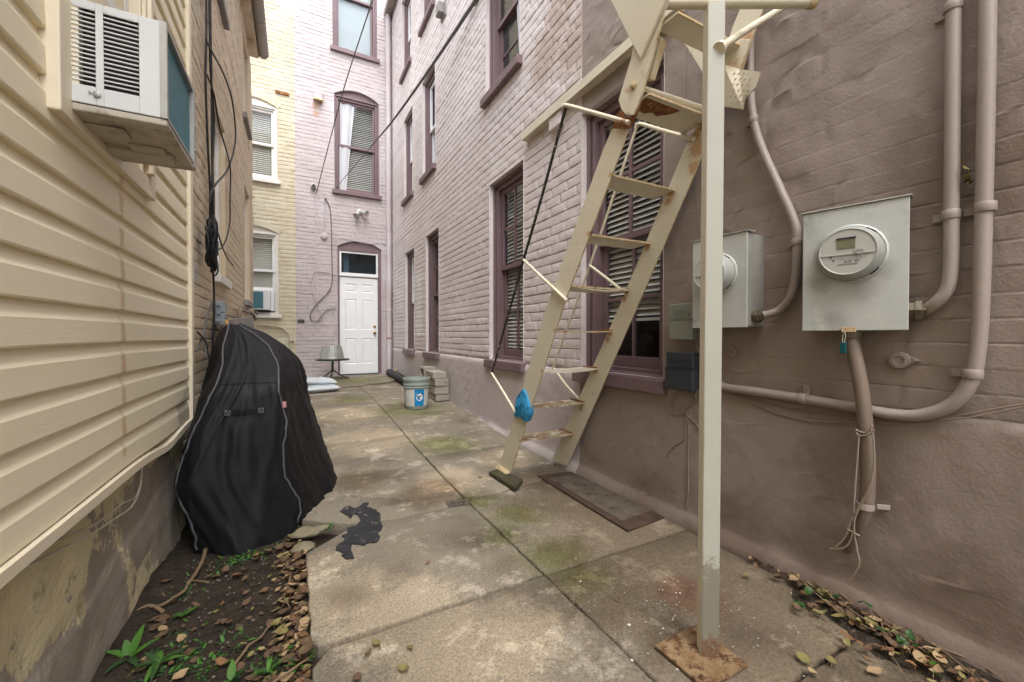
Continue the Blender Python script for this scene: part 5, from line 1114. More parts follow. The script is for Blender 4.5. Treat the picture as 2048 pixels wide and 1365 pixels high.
def fold(k, z, n):
    a = k / m_ * 2 * math.pi; low = max(0, 1 - z / .9)
    sl = a + .35 * math.sin(z * 3)
    f = (.007 + .016 * low) * mnoise.noise((math.cos(sl) * 3.4, math.sin(sl) * 3.4, z * .9 + 3)) + (.004 + .012 * low) * mnoise.noise((math.cos(sl) * 9, math.sin(sl) * 9, z * 2.2 + 7))
    r = mnoise.noise((math.cos(a) * 2.5 + z * 1.6, math.sin(a) * 2.5 - z * 1.1, 5.5)); f += .011 * (1 - abs(r) * 8 if abs(r) < .125 else 0); r2 = mnoise.noise((math.cos(a) * 4 - z * 3, math.sin(a) * 4 + z * 2, 9.5)); f -= .006 * (1 - abs(r2) * 10 if abs(r2) < .1 else 0)
    f += .006 * mnoise.noise((math.cos(a) * 6, math.sin(a) * 6, z * 9)) * (1 if .5 < z < .8 else .5)
    return f
verts = []
for j, rg in enumerate(rings):
    for k, (p, z) in enumerate(rg):
        a, b = rg[k - 1][0], rg[(k + 1) % m_][0]; t = (b - a).normalized(); nrm = Vector((t.y, -t.x, 0))
        hem = .018 * mnoise.noise((k * .09, 3.3, 0)) * max(0, 1 - j / 6)
        verts.append(Vector((p.x, p.y, z + hem)) + nrm * fold(k, z, nrm))
mb = MB(); nr_ = len(rings)
mb.add(verts, [(j * m_ + k, j * m_ + (k + 1) % m_, (j + 1) * m_ + (k + 1) % m_, (j + 1) * m_ + k) for j in range(nr_ - 1) for k in range(m_)] + [tuple((nr_ - 1) * m_ + k for k in range(m_))])
obj('cover', mb, 'cover', gr, smooth=180)
V = lambda j, k: verts[j * m_ + k % m_]
per = NS // 9 + 1
mb = MB()
for kk, sh in ((0, 0), (2 * per, 0)):
    path = []
    for j in range(2, nr_):
        k = kk + int(round(1.4 * math.sin(j * .16) * (1 - j / nr_) * 1.5)); a = V(j, k); c_ = Vector((-.2, 3.0, a.z)); path.append(a + (a - c_).normalized() * .004)
    path = [path[i] for i in range(0, len(path), 2)]
    top = path[-1]; path += [top + Vector((.005, .05, .008)), top + Vector((.01, .10, .002))]
    m2 = MB(); P = spline(path, 2)
    m2.tube(P, .0050, 8); obj('piping', m2, 'piping', gr, smooth=60)
jf = next(j for j, r in enumerate(rings) if r[0][1] >= .615); k0, k1 = int(per * .62), int(per * 1.62)
m2 = MB(); wv = []
for k in range(k0, k1 + 1):
    for dj in (-1.2, 1.2):
        a = V(jf, k); c_ = Vector((-.2, 3.0, a.z)); bow = .010 * math.sin(math.pi * (k - k0) / (k1 - k0)); wv.append(Vector((a.x, a.y, a.z + dj * .0085)) + Vector((-.05, -1, 0)) * (.007 + bow))
n = k1 - k0 + 1
m2.add(wv, [(i * 2, i * 2 + 1, i * 2 + 3, i * 2 + 2) for i in range(n - 1)]); m2.add([p + Vector((0, .003, 0)) for p in wv], [(i * 2, i * 2 + 2, i * 2 + 3, i * 2 + 1) for i in range(n - 1)])
hd = obj('handle', m2, 'strap', gr, fix=False)
m2 = MB()
for k in (k0 + 2, k1 - 2):
    c_ = V(jf, k) + Vector((-.0, -.019, 0)); s_ = .011
    cs = [c_ + Vector((a * s_, 0, b * s_)) for a, b in ((-1, -1), (1, -1), (1, 1), (-1, 1))]
    for a, b in ((0, 1), (1, 2), (2, 3), (3, 0), (0, 2), (1, 3)): m2.tube([cs[a], cs[b]], .0011, 4)
obj('stitching', m2, 'thread', hd)
m2 = MB(); a = V(next(j for j, r in enumerate(rings) if r[0][1] >= .63), 2 * per + 1); m2.obox(a + Vector((.012, -.012, 0)), (.008, .004, 0), (.001, -.002, 0), (0, 0, .016)); obj('brand_tab', m2, 'pink', gr)
m2 = MB(); js = next(j for j, r in enumerate(rings) if r[0][1] >= .745)
m2.tube([V(js, k) + Vector((0, -.003, .002)) for k in range(1, 2 * per)], .0014, 5); obj('seam', m2, 'strap', gr)

# ================================================================== AT THE FAR END OF THE YARD
tc_ = at_z(665, 755, .19); T = Vector((tc_.x, min(tc_.y, 8.2), .19))
T = Vector((at_y(665, 700, 8.25).x, 8.25, .20))
tb = thing('side_table', 'small round dark green patio table beside the white door', 'table', T)
zt = at_y(665, 721, 8.25).z
mb = MB(); mb.lathe([(.0, 0), (.285, 0), (.295, .006), (.295, .02), (.285, .026), (.275, .022), (0.001, .022)], (T.x, T.y, zt), (0, 0, 1), 40, (False, False)); obj('tabletop', mb, 'tableg', tb, smooth=40)
mb = MB(); mb.tube([(T.x, T.y, zt), (T.x, T.y, .34)], .022, 12); obj('pole', mb, 'tableg', tb, smooth=60)
for a in (-.5, 1.6, 3.7):
    d_ = Vector((math.cos(a), math.sin(a), 0)); mb = MB(); mb.tube(spline([T + d_ * .01 + U3 * .16, T + d_ * .09 + U3 * .11, T + d_ * .20 + U3 * .045, T + d_ * .27 + U3 * .03, T + d_ * .295 + U3 * .0]), .012, 8); obj('leg', mb, 'tableg', tb, smooth=60)
tu = thing('galvanised_tub', 'upturned ribbed galvanised tub on the small green table', 'tub', (T.x - .01, T.y, zt + .026))
mb = MB(); prof = [(.205, .0), (.212, .004), (.212, .02), (.2, .026), (.196, .05)]
c_ = Vector((T.x - .01, T.y, zt + .027)); vs = []; fs = []; seg = 120; hs_ = [0, .012, .03, .06, .12, .18, .225, .24, .245]; rr = [.212, .214, .204, .2, .186, .172, .163, .160, .15]
for h_, r_ in zip(hs_, rr):
    for k in range(seg): a = 2 * math.pi * k / seg; q = r_ + (.0035 * math.sin(a * 30) if .05 < h_ < .2 else 0); vs.append(c_ + Vector((q * math.cos(a), q * math.sin(a), h_)))
for j in range(len(hs_) - 1):
    for k in range(seg): fs.append((j * seg + k, j * seg + (k + 1) % seg, (j + 1) * seg + (k + 1) % seg, (j + 1) * seg + k))
fs.append(tuple((len(hs_) - 1) * seg + k for k in range(seg)))
mb.add(vs, fs); obj('body', mb, 'galv', tu, smooth=50)
mb = MB(); mb.tube([c_ + Vector((.213 * math.cos(a), .213 * math.sin(a), .006)) for a in np.linspace(0, 2 * math.pi, 48)], .006, 6, False); obj('rim', mb, 'galv', tu, smooth=60)
# white sack, folded over
def pillow(mb, o, ax, ay, h, seed, nu=30, nv=18):
    ax, ay = Vector(ax), Vector(ay); vs = []
    for s in (1, -1):
        for j in range(nv + 1):
            for i in range(nu + 1):
                u, v_ = 2 * i / nu - 1, 2 * j / nv - 1
                e = max(0, (1 - abs(u) ** 3.2)) ** .5 * max(0, (1 - abs(v_) ** 2.6)) ** .5
                wv_ = .022 * mnoise.noise((u * 2.2 + seed, v_ * 2.2, s)) + .010 * mnoise.noise((u * 6 + seed, v_ * 5, s * 2))
                sq = 1 - .16 * abs(u) ** 4 * 0 - .12 * v_ * v_ * (abs(u) > .9)
                zc = h * .5 + s * (h * .5 * e + wv_ * e)
                vs.append(Vector(o) + ax * u * (1 - .06 * v_ * v_) + ay * v_ * (1 - .10 * u * u) + U3 * max(zc, .003))
    n1_ = (nu + 1) * (nv + 1)
    fs = []
    for s in (0, 1):
        for j in range(nv):
            for i in range(nu):
                q = (s * n1_ + j * (nu + 1) + i, s * n1_ + j * (nu + 1) + i + 1, s * n1_ + (j + 1) * (nu + 1) + i + 1, s * n1_ + (j + 1) * (nu + 1) + i); fs.append(q if s == 0 else q[::-1])
    mb.add(vs, fs)
bg = ground(640, 786)
sk = thing('white_sack', 'lumpy white woven sack lying on the concrete behind the grill', 'sack', (bg.x, bg.y, gz(bg.y)))
mb = MB(); o_ = Vector((bg.x - .02, bg.y + .10, gz(bg.y))); pillow(mb, o_, (.27, .05, 0), (-.05, .17, 0), .11, 1); pillow(mb, o_ + Vector((.0, .09, .085)), (.25, .03, -.02), (-.03, .15, 0), .12, 5); obj('body', mb, 'bag', sk, smooth=180)
mb = MB(); q = at_d(652, 768, 6.3)
for k, (a, b) in enumerate(((0, .012), (.018, .03), (.036, .046), (.052, .064))): mb.obox(q + Vector((-.01 + (a + b) / 2, -.04, .006 * math.sin(k))), ((b - a) * .5, 0, 0), (0, .004, 0), (0, 0, .011))
# drain pipe, stick
a, b = Vector((1.66, 8.35, .27)), Vector((1.56, 6.2, .235)); pth = []; N_ = 90
mb = MB(); mb.tube([a.lerp(b, i / N_) + Vector((.03 * math.sin(i / N_ * 3), 0, 0)) for i in range(N_ + 1)], [.066 + .005 * math.cos(i * 2.1) for i in range(N_ + 1)], 18); tag(obj('drain_pipe', mb, 'drain', smooth=60), 'black corrugated drain pipe lying along the foot of the right wall', 'pipe')
mb = MB(); mb.tube([at_z(784, 757, .2), at_y(790, 745, 8.2), at_y(798, 732, 8.5)], [.02, .022, .016], 7); tag(obj('dry_stick', mb, 'leafd', smooth=60), 'pale dry stick propped in the far corner by the black pipe', 'stick')
# paint bucket
bp_ = ground(838, 819); B0 = Vector((bp_.x, bp_.y + .11, gz(bp_.y) + .002)); hB = .37
bk = thing('paint_bucket', 'grey plastic paint bucket with blue and white label, full of water', 'bucket', B0)
mb = MB(); mb.lathe([(.0, 0), (.128, 0), (.131, .006), (.146, .25), (.148, .252), (.156, .254), (.156, .262), (.149, .266), (.150, .285), (.158, .287), (.158, .295), (.151, .299), (.152, .335), (.160, .338), (.161, .365), (.157, .37), (.149, .37), (.147, .34), (.145, .30)], B0, (0, 0, 1), 48, (False, False)); obj('body', mb, 'pail', bk, smooth=35)
mb = MB(); mb.lathe([(.001, .322), (.146, .322)], B0, (0, 0, 1), 40, (False, False)); obj('water', mb, 'tglass', bk)
def wrap(a0, a1, h0, h1, off, n=14):
    m = MB(); vs = []
    for i in range(n + 1):
        a = a0 + (a1 - a0) * i / n
        for h_ in (h0, h1): r_ = .131 + (.146 - .131) * (h_ - .006) / .244 + off; vs.append(B0 + Vector((r_ * math.cos(a), r_ * math.sin(a), h_)))
    m.add(vs, [(i * 2, i * 2 + 2, i * 2 + 3, i * 2 + 1) for i in range(n)]); return m
ac_ = math.atan2(-B0.y, -B0.x) + .03
lb = obj('label', wrap(ac_ - 1.25, ac_ + 1.25, .04, .238, .0012, 30), 'paillabel', bk, smooth=180, fix=False)
obj('blue_panel', wrap(ac_ - .20, ac_ + .62, .042, .238, .0022), 'blue', lb, smooth=180, fix=False)
m = MB()
def onb(a, h_, off=.0034): r_ = .131 + (.146 - .131) * (h_ - .006) / .244 + off; return B0 + Vector((r_ * math.cos(a), r_ * math.sin(a), h_))
cen = (ac_ + .22, .145); pts = [onb(cen[0] + .27 * math.cos(t), cen[1] + .042 * math.sin(t)) for t in np.linspace(0, 2 * math.pi, 28, endpoint=False)]
m.add(pts, [tuple(range(28))]); m.add([onb(cen[0] - .32, cen[1] + .04, .0038), onb(cen[0] + .1, cen[1] + .03, .0038), onb(cen[0] + .1, cen[1] + .05, .0038), onb(cen[0] - .32, cen[1] + .047, .0038)], [(0, 1, 2, 3)])
obj('round_emblem', m, 'white', lb, fix=False)
m = MB()
for k in range(5): a = cen[0] + .17 - k * .085; m.add([onb(a, cen[1] + .004, .005), onb(a - .06, cen[1] + .004, .005), onb(a - .06, cen[1] + .019, .005), onb(a, cen[1] + .019, .005)], [(0, 1, 2, 3)])
obj('emblem_lettering', m, 'ink', lb, fix=False)
m = MB(); m.tube(spline([B0 + Vector((.16 * math.cos(ac_ - 1.45), .16 * math.sin(ac_ - 1.45), .27)), B0 + Vector((.185 * math.cos(ac_ - 1.2), .185 * math.sin(ac_ - 1.2), .17)), B0 + Vector((.17 * math.cos(ac_ - 1.1), .17 * math.sin(ac_ - 1.1), .06))]), .003, 6); obj('bail', m, 'metertop', bk, smooth=60)
# concrete blocks by the wall
gb = ground(876, 805); bx, by, bz = 1.70, gb.y + .22, gz(gb.y + .1)
blk = None
labs = ['bottom solid concrete block of the stack by the right wall', 'second solid concrete block up in the stack by the right wall', 'third solid concrete block up in the stack by the right wall', 'pale solid concrete block topping the stack by the right wall']
zz = bz + .002
for i, (dx, dy, a, h_) in enumerate(((0, 0, .03, .088), (-.008, -.01, -.02, .10), (-.02, -.025, .05, .098), (-.03, -.015, -.05, .088))):
    mb = MB(); n = 8; L_, W_ = .195, .094
    vs = [(sx * W_ + random.uniform(-.004, .004), sy * L_ + random.uniform(-.004, .004), z_ * h_) for z_ in (0, 1) for sx, sy in ((-1, -1), (1, -1), (1, 1), (-1, 1))]
    mb.hexa(vs); o = obj('concrete_block', mb, 'block', bev=.009, org=(0, 0, 0), seg=3); o.location = (bx + dx, by + dy, zz); o.rotation_euler = (0, 0, a); zz += h_ + .003; tag(o, labs[i], 'concrete block', 'solid concrete blocks stacked by the right wall')
mb = MB()   # hollow block standing on end
t_ = .033
mb.box(-.095, .095, -.095, -.095 + t_, 0, .39); mb.box(-.095, .095, .095 - t_, .095, 0, .39)
for z_ in (0, .178, .357): mb.box(-.095, .095, -.095 + t_, .095 - t_, z_, z_ + t_)
o = obj('hollow_block', mb, 'block', bev=.005, org=(0, 0, 0)); g2 = Vector((1.69, by + .42, gz(by + .4) + .002)); o.location = g2; o.rotation_euler = (0, 0, .12); tag(o, 'hollow concrete block standing on end behind the solid block stack', 'concrete block')

# ================================================================== THINGS ON THE NEAR GROUND
off = lambda x, y: (550 + .293 * x, 965 + .293 * y)
tp_ = [(440, 200), (475, 172), (510, 160), (545, 178), (575, 165), (600, 140), (645, 138), (625, 165), (690, 188), (720, 215), (720, 262), (735, 300), (722, 330), (700, 345), (720, 372), (690, 412), (640, 410), (610, 430), (580, 425), (530, 418), (520, 455), (538, 520), (490, 527), (450, 500), (472, 486), (415, 465), (418, 432), (482, 388), (455, 366), (500, 340), (490, 312), (555, 295), (585, 262), (562, 222), (535, 215), (520, 246), (490, 225)]
pp = [at_z(*off(x, y), .0055) for x, y in tp_]; P = []
for i in range(len(pp)):
    a, b = pp[i], pp[(i + 1) % len(pp)]
    for k in range(9):
        q = a.lerp(b, k / 9); P.append(q + Vector((.005 * mnoise.noise(q * 60) + .004 * mnoise.noise(q * 170), .005 * mnoise.noise(q * 60 + Vector((9, 0, 0))) + .004 * mnoise.noise(q * 170 + Vector((5, 0, 0))), 0)))
mb = MB(); mb.prism(P, (0, 0, .0009)); tag(obj('tar_patch', mb, 'tar'), 'ragged black tar patch stuck on the pale concrete beside the grill', 'tar patch')
def stone(px, py, r, label, sq=.6):
    c_ = at_z(px, py, .0); bm = bmesh.new(); bmesh.ops.create_icosphere(bm, subdivisions=3, radius=1); m = MB()
    for v_ in bm.verts: d = 1 + .28 * mnoise.noise(v_.co * 1.3 + Vector((px, 0, 0))) + .08 * mnoise.noise(v_.co * 4); v_.co = Vector((v_.co.x * r * d * 1.25, v_.co.y * r * d, v_.co.z * r * sq * d))
    m.add([v_.co + c_ for v_ in bm.verts], [tuple(v_.index for v_ in f.verts) for f in bm.faces]); bm.free(); tag(obj('stone', m, 'stone', smooth=180), label, 'stone')
stone(611, 1066, .055, 'flat grey stone wedged at the broken slab corner by the grill', .4); stone(606, 1096, .042, 'rounded mossy stone at the slab corner, nearer than the flat grey one', .5)
stone(640, 1058, .035, 'small pale stone between the broken slab and the grill cover', .4)
# wood block, iron plate
mb = MB(); q = [at_z(x, y, .036) for x, y in ((977, 943), (996, 938), (1046, 958), (1030, 975))]; mb.prism([p - U3 * .033 for p in q], (0, 0, .033)); tag(obj('wood_block', mb, 'rotwood', bev=.006, seg=2), 'dark rotting wood block under the left foot of the stair', 'wood block')
ip = thing('iron_plate', 'flat brown iron plate lying on the concrete along the right wall', 'metal plate', (1.68, 2.05, .003))
q = [at_z(x, y, .012) for x, y in ((1074, 951), (1256, 1061), (1341, 1030), (1153, 941))]; q[2].x = min(q[2].x, 1.79); q[3].x = min(q[3].x, 1.785)
mb = MB(); mb.prism([p - U3 * .010 for p in q], (0, 0, .010)); obj('plate', mb, 'ironplate', ip, bev=.002)
ce = sum(q, Vector()) / 4
mb = MB(); qi = [ce + (p - ce) * .80 + Vector((.012, .0, .0005)) for p in q]; mb.prism(qi, (0, 0, .0025)); obj('caked_dirt', mb, 'caked', ip)
# blue rag on the stringer
mb = MB(); out = [(1047, 776), (1052, 786), (1056, 797), (1061, 815), (1060, 830), (1053, 848), (1047, 842), (1042, 836), (1034, 837), (1027, 835), (1029, 822), (1030, 810), (1032, 795), (1040, 785)]
c0_ = [at_x(1045 + (x - 1045) * .88, 812 + (y - 812) * .92, XL - .012) for x, y in out]; c1 = []
for i in range(len(c0_)):
    for k in range(5):
        q = c0_[i].lerp(c0_[(i + 1) % len(c0_)], k / 5); c1.append(q + Vector((0, random.uniform(-.0015, .0015), random.uniform(-.0015, .0015))))
cc = sum(c1, Vector()) / len(c1); n = len(c1); vs = []; fs = []; NRr = 12
for r_ in range(NRr):
    s_ = 1 - r_ / NRr
    for i, p in enumerate(c1):
        q = cc + (p - cc) * s_; yy, zq = q.y - cc.y, q.z - cc.z
        w_ = abs(mnoise.noise((yy * 34 + zq * 9, zq * 8, 2))); w2_ = mnoise.noise((yy * 60, zq * 45, 6)); vs.append(q + Vector((-.006 - .012 * min(1, (1 - s_) * 3) + .022 * w_ * min(1, (1 - s_) * 6) + .003 * w2_, 0, 0)))
for r_ in range(NRr - 1):
    for i in range(n): fs.append((r_ * n + i, r_ * n + (i + 1) % n, (r_ + 1) * n + (i + 1) % n, (r_ + 1) * n + i))
fs.append(tuple((NRr - 1) * n + i for i in range(n)))
b0 = len(vs); vs += [p + Vector((.036, 0, 0)) + (cc - p) * .05 for p in c1]; fs += [(i, b0 + i, b0 + (i + 1) % n, (i + 1) % n) for i in range(n)] + [tuple(b0 + i for i in range(n))]
mb.add(vs, fs); tag(obj('blue_rag', mb, 'rag', smooth=60), 'bright blue rag tied round the left stringer near its foot', 'rag')

# ---- leaves
def leaf(mb, c, size, yaw, mi, curl=.3, tilt=.2, point=True, roll=0.0):
    n = 6; vs = []; fs = []; Rm = Matrix.Rotation(yaw, 3, 'Z') @ Matrix.Rotation(tilt, 3, 'Y') @ Matrix.Rotation(roll, 3, 'X'); w0 = random.uniform(.3, .42)
    for i in range(n + 1):
        t = i / n; wd = size * w0 * (math.sin(math.pi * min(1, t * 1.02 + .02)) ** .75) * (1 - .25 * t)
        x = size * (t - .5); zc = size * curl * ((t - .5) ** 2 * 2 - .15) + size * .03 * math.sin(t * 9 + yaw)
        for s in (-1, 0, 1):
            vs.append(Vector(c) + Rm @ Vector((x, s * wd, zc + (abs(s) * wd * curl * 1.1) - .0 + random.uniform(-.03, .03) * size * abs(s))))
    for i in range(n):
        for s in range(2): fs.append((i * 3 + s, i * 3 + s + 1, (i + 1) * 3 + s + 1, (i + 1) * 3 + s))
    mb.cur = mi; mb.add(vs, fs)
    mb.tube([Vector(c) + Rm @ Vector((-size * .5, 0, size * curl * .35)), Vector(c) + Rm @ Vector((-size * .75, .02 * size, 0))], .0009, 4)
LM = ['leafa', 'leafb', 'leafc', 'leafd']
def scatter(fn, n):
    out = []
    while len(out) < n:
        p = fn()
        if p: out.append(p)
    return out
soilz = lambda x, y: -.035 + float(.03 * vn([x], [y], 4, 1)[0] + .022 * vn([x], [y], 14, 2)[0] + .012 * vn([x], [y], 37, 3)[0])
mb = MB(); random.seed(11)
for i in range(560):
    y = random.uniform(.9, 2.35); e = abs(random.gauss(0, .055)) if random.random() < .72 else random.uniform(0, .5)
    x = .03 - e
    if x < -.5 or (y > 2.28 and x < -.05): continue
    z = soilz(x, y) + random.uniform(.004, .022) + max(0, .03 - e) * .5
    leaf(mb, (x, y, z), random.uniform(.016, .05), random.uniform(0, 6.28), random.choice((0, 1, 1, 1, 1, 2, 3)), random.uniform(.05, .6), random.uniform(-.3, .3), roll=random.uniform(-.35, .35))
for i in range(170):
    y = random.triangular(.25, 1.15, .6); x = 1.80 - abs(random.gauss(0, .10 if y < .85 else .03)) - .22 * max(0, .72 - y)
    leaf(mb, (x, y, .014 + random.uniform(0, .02)), random.uniform(.018, .05), random.uniform(0, 6.28), random.choice((0, 1, 1, 1, 2, 3)), random.uniform(.1, .9), random.uniform(-.4, .4), roll=random.uniform(-.5, .5))
tag(obj('leaf_litter', mb, LM, smooth=180, fix=False), 'brown and tan fallen leaves drifted along the slab edge and wall foot', 'leaf litter', kind='stuff')
mb = MB()      # soil washed against the wall foot at the right
nx, ny = 26, 70; vs = []
for j in range(ny):
    for i in range(nx):
        y = .2 + .8 * j / (ny - 1); u = i / (nx - 1); x = 1.46 + .38 * u; w_ = sstep(0, .35, np.array(u + .30 * mnoise.noise((y * 5, 0, 4)) - .22 - 1.1 * max(0, y - .62))) * sstep(.95, .8, np.array(y)) * sstep(.22, .4, np.array(y)) 
        vs.append((x, y, -.012 + float(w_) * (.018 + .012 * mnoise.noise((x * 14, y * 14, 2)) + .01 * mnoise.noise((x * 40, y * 40, 2)) + .014 * u)))
mb.add(vs, [(j * nx + i, j * nx + i + 1, (j + 1) * nx + i + 1, (j + 1) * nx + i) for j in range(ny - 1) for i in range(nx - 1)])
tag(obj('soil_drift', mb, 'soil', smooth=180, fix=False), 'dark soil washed against the foot of the near right wall', 'soil', kind='stuff')
singles = [(752, 1287, .055, 2, 'large olive yellow leaf on the nearest pale slab'), (737, 1306, .04, 1, 'curled brown leaf beside the large olive leaf on the nearest slab'), (822, 1295, .035, 2, 'small olive leaf right of the curled brown one on the nearest slab'), (808, 1337, .05, 2, 'narrow olive leaf on a stem near the bottom edge of the slab'), (714, 1356, .05, 1, 'dark red brown leaf at the bottom edge of the photo'),
    (855, 1125, .03, 0, 'tan scrap of leaf in the middle of the main slab'), (1236, 1199, .03, 1, 'shrivelled brown leaf between the slab joint and the post'), (1459, 1096, .045, 0, 'orange leaf against the wall foot right of the post'), (1493, 1151, .04, 2, 'olive leaf on the dark concrete right of the post'), (1608, 1318, .06, 2, 'green brown leaf right of the base plate'), (1662, 1322, .055, 2, 'curled olive leaf right of the green brown one by the base plate'), (1747, 1342, .06, 3, 'pale tan leaf at the edge of the soil drift'), (1968, 1336, .05, 0, 'orange leaf at the foot of the wall in the near right corner'), (1625, 1345, .045, 3, 'pale papery leaf between base plate and soil drift'), (1186, 978, .03, 1, 'brown leaf lying on the iron plate'), (1228, 985, .025, 0, 'orange leaf scrap lying on the iron plate'),
    (470, 1150, .055, 0, 'bright orange curled leaf on the bare soil below the grill'), (445, 1325, .06, 0, 'orange leaf on the soil among weeds near the slab'), (362, 1350, .055, 3, 'pale crumpled leaf on the soil near the bottom edge'), (545, 1250, .05, 1, 'broad brown leaf on the drift beside the slab edge'), (960, 955, .04, 1, 'dark leaf on the concrete left of the wood block')]
for x, y, s_, mi, lab in singles:
    z = .012 if x > 620 else -.015
    if 1150 < x < 1240 and y < 1000: z = .022
    p = at_z(x, y, z); mb = MB(); leaf(mb, p, s_ * .75, random.uniform(0, 6.28), 0, random.uniform(.2, .6), random.uniform(-.2, .2), roll=random.uniform(-.2, .2)); tag(obj('fallen_leaf', mb, LM[mi], smooth=180, fix=False), lab, 'leaf', 'single fallen leaves')
# flakes of paint round the post, grit on the soil
mb = MB()
for i in range(150):
    a = random.uniform(0, 6.28); r_ = abs(random.gauss(0, .28)) + .05; x, y = 1.2 + r_ * math.cos(a) * 1.1, .95 + r_ * math.sin(a)
    if x > 1.78 or (1.01 < x < 1.205 and .745 < y < .94): continue
    s_ = random.uniform(.0015, .0028) if random.random() < .8 else random.uniform(.003, .007); z = .0085; k = random.randint(4, 6); o0 = random.uniform(0, 6)
    P = [(x + s_ * random.uniform(.5, 1.2) * math.cos(o0 + t * 6.28 / k), y + s_ * random.uniform(.5, 1.2) * math.sin(o0 + t * 6.28 / k), z + random.uniform(0, .003)) for t in range(k)]; mb.add(P, [tuple(range(k))])
tag(obj('paint_flakes', mb, 'chip', fix=False), 'white paint flakes sprinkled over the concrete round the post', 'paint flakes', kind='stuff')
mb = MB()
for i in range(420):
    x, y = random.uniform(-.5, .03), random.uniform(.9, 2.5); z = soilz(x, y); r_ = random.uniform(.002, .007); c_ = Vector((x, y, z + r_ * .5))
    P = [Vector((random.uniform(.7, 1.2) * sx, random.uniform(.7, 1.2) * sy, random.uniform(.6, 1) * sz)) for sx, sy, sz in ((1, 0, 0), (0, 1, 0), (-1, 0, 0), (0, -1, 0), (0, 0, 1), (0, 0, -1))]
    mb.add([c_ + p * r_ for p in P], [(0, 1, 4), (1, 2, 4), (2, 3, 4), (3, 0, 4), (1, 0, 5), (2, 1, 5), (3, 2, 5), (0, 3, 5)])
for i in range(260):
    t = random.random(); x, y = (random.gauss(.92, .006), random.uniform(.8, 3)) if t < .4 else (random.uniform(.80, .91), random.uniform(2.275, 2.365)); r_ = random.uniform(.002, .006); c_ = Vector((x, y, random.uniform(-.03, -.0)))
    mb.add([c_ + Vector(p) * r_ for p in ((1, 0, 0), (0, 1, 0), (-1, 0, 0), (0, -1, 0), (0, 0, 1), (0, 0, -1))], [(0, 1, 4), (1, 2, 4), (2, 3, 4), (3, 0, 4), (1, 0, 5), (2, 1, 5), (3, 2, 5), (0, 3, 5)])
tag(obj('grit', mb, 'pebble', fix=False), 'fine pale grit scattered over the bare soil', 'grit', kind='stuff')
# roots and twigs
def stick(name, label, px, r, z=-.012, mat='root', cat='root'):
    m = MB(); P = spline([at_z(x, y, z + (dz if len(q) > 2 else 0)) if False else at_z(q[0], q[1], z + (q[2] if len(q) > 2 else 0)) for q in px for x, y, dz in ((q[0], q[1], 0),)], 5); n = len(P)
    P = [p + Vector((0, 0, .006 * mnoise.noise(p * 30))) for p in P]; m.tube(P, [r * (1 - .55 * i / n) for i in range(n)], 7); return tag(obj(name, m, mat, smooth=60), label, cat)
stick('root', 'long dry root running from under the grill towards the foundation', [(412, 1095), (404, 1125), (388, 1152), (374, 1172), (370, 1182), (345, 1196), (322, 1210), (300, 1216)], .0085)
stick('root', 'short forked root branching off the long dry root', [(325, 1222), (305, 1213), (285, 1215), (270, 1224)], .0075); stick('twig', 'thin twig crossing the long root below the grill', [(418, 1166), (395, 1163), (374, 1160)], .004, cat='twig'); stick('twig', 'short bent twig by the foundation above the long root', [(310, 1163), (320, 1178), (330, 1193)], .005, cat='twig')
stick('twig', 'brown twig lying along the leaf drift at the slab edge', [(582, 1145), (575, 1175), (568, 1195), (580, 1215)], .004, cat='twig'); stick('twig', 'long tan twig pointing at the slab corner near the bottom edge', [(540, 1370), (575, 1345), (605, 1325), (625, 1310)], .005, .0, cat='twig'); stick('twig', 'slanted twig in the leaf drift nearest the camera', [(470, 1330), (495, 1295), (520, 1275), (548, 1240)], .0045, cat='twig')
stick('twig', 'pale forked twig leaning on the wall foot in the near right corner', [(1828, 1200, .05), (1850, 1220, .04), (1862, 1240, .03), (1868, 1290, .02)], .006, .01, 'leafd', 'twig'); stick('twig', 'thin stem trailing out of the soil drift towards the bottom edge', [(1750, 1205, .02), (1764, 1250, .015), (1772, 1290), (1790, 1320), (1815, 1360)], .0028, .014, 'root', 'twig')
# weeds
def blade(mb, c, ln, wd, yaw, lift, droop, lobed=False, mi=0):
    n = 12; vs = []; fs = []; d = Vector((math.cos(yaw), math.sin(yaw), 0)); s_ = Vector((-d.y, d.x, 0))
    for i in range(n + 1):
        t = i / n; a = lift - droop * t; 
        p = Vector(c) + d * ln * t * math.cos(max(-.3, lift * .6)) + U3 * (ln * (math.sin(lift) * t - droop * t * t * .5))
        w = wd * (math.sin(math.pi * (t ** .62) * .97 + .03) * .9 + .1) * (1 - .3 * (i % 2) if lobed else 1)
        if t > .97: w *= .3
        for k in (-1, 0, 1): vs.append(p + s_ * k * w + U3 * abs(k) * w * .25)
    for i in range(n):
        for k in range(2): fs.append((i * 3 + k, i * 3 + k + 1, (i + 1) * 3 + k + 1, (i + 1) * 3 + k))
    mb.cur = mi; mb.add(vs, fs)
def weed(px, py, label, blades, name='weed', cat='weed', z=-.02, mats=('green', 'greendk')):
    c_ = at_z(px, py, z); mb = MB()
    for (ln, wd, yaw, lift, droop, lob, mi) in blades: blade(mb, c_, ln, wd, yaw, lift, droop, lob, mi)
    return tag(obj(name, mb, list(mats), smooth=180, fix=False), label, cat)
rb = lambda n, l0, l1, w0, w1, li0, li1, lob=False: [(random.uniform(l0, l1), random.uniform(w0, w1), random.uniform(0, 6.28), random.uniform(li0, li1), random.uniform(.2, .9), lob, random.choice((0, 0, 1))) for _ in range(n)]
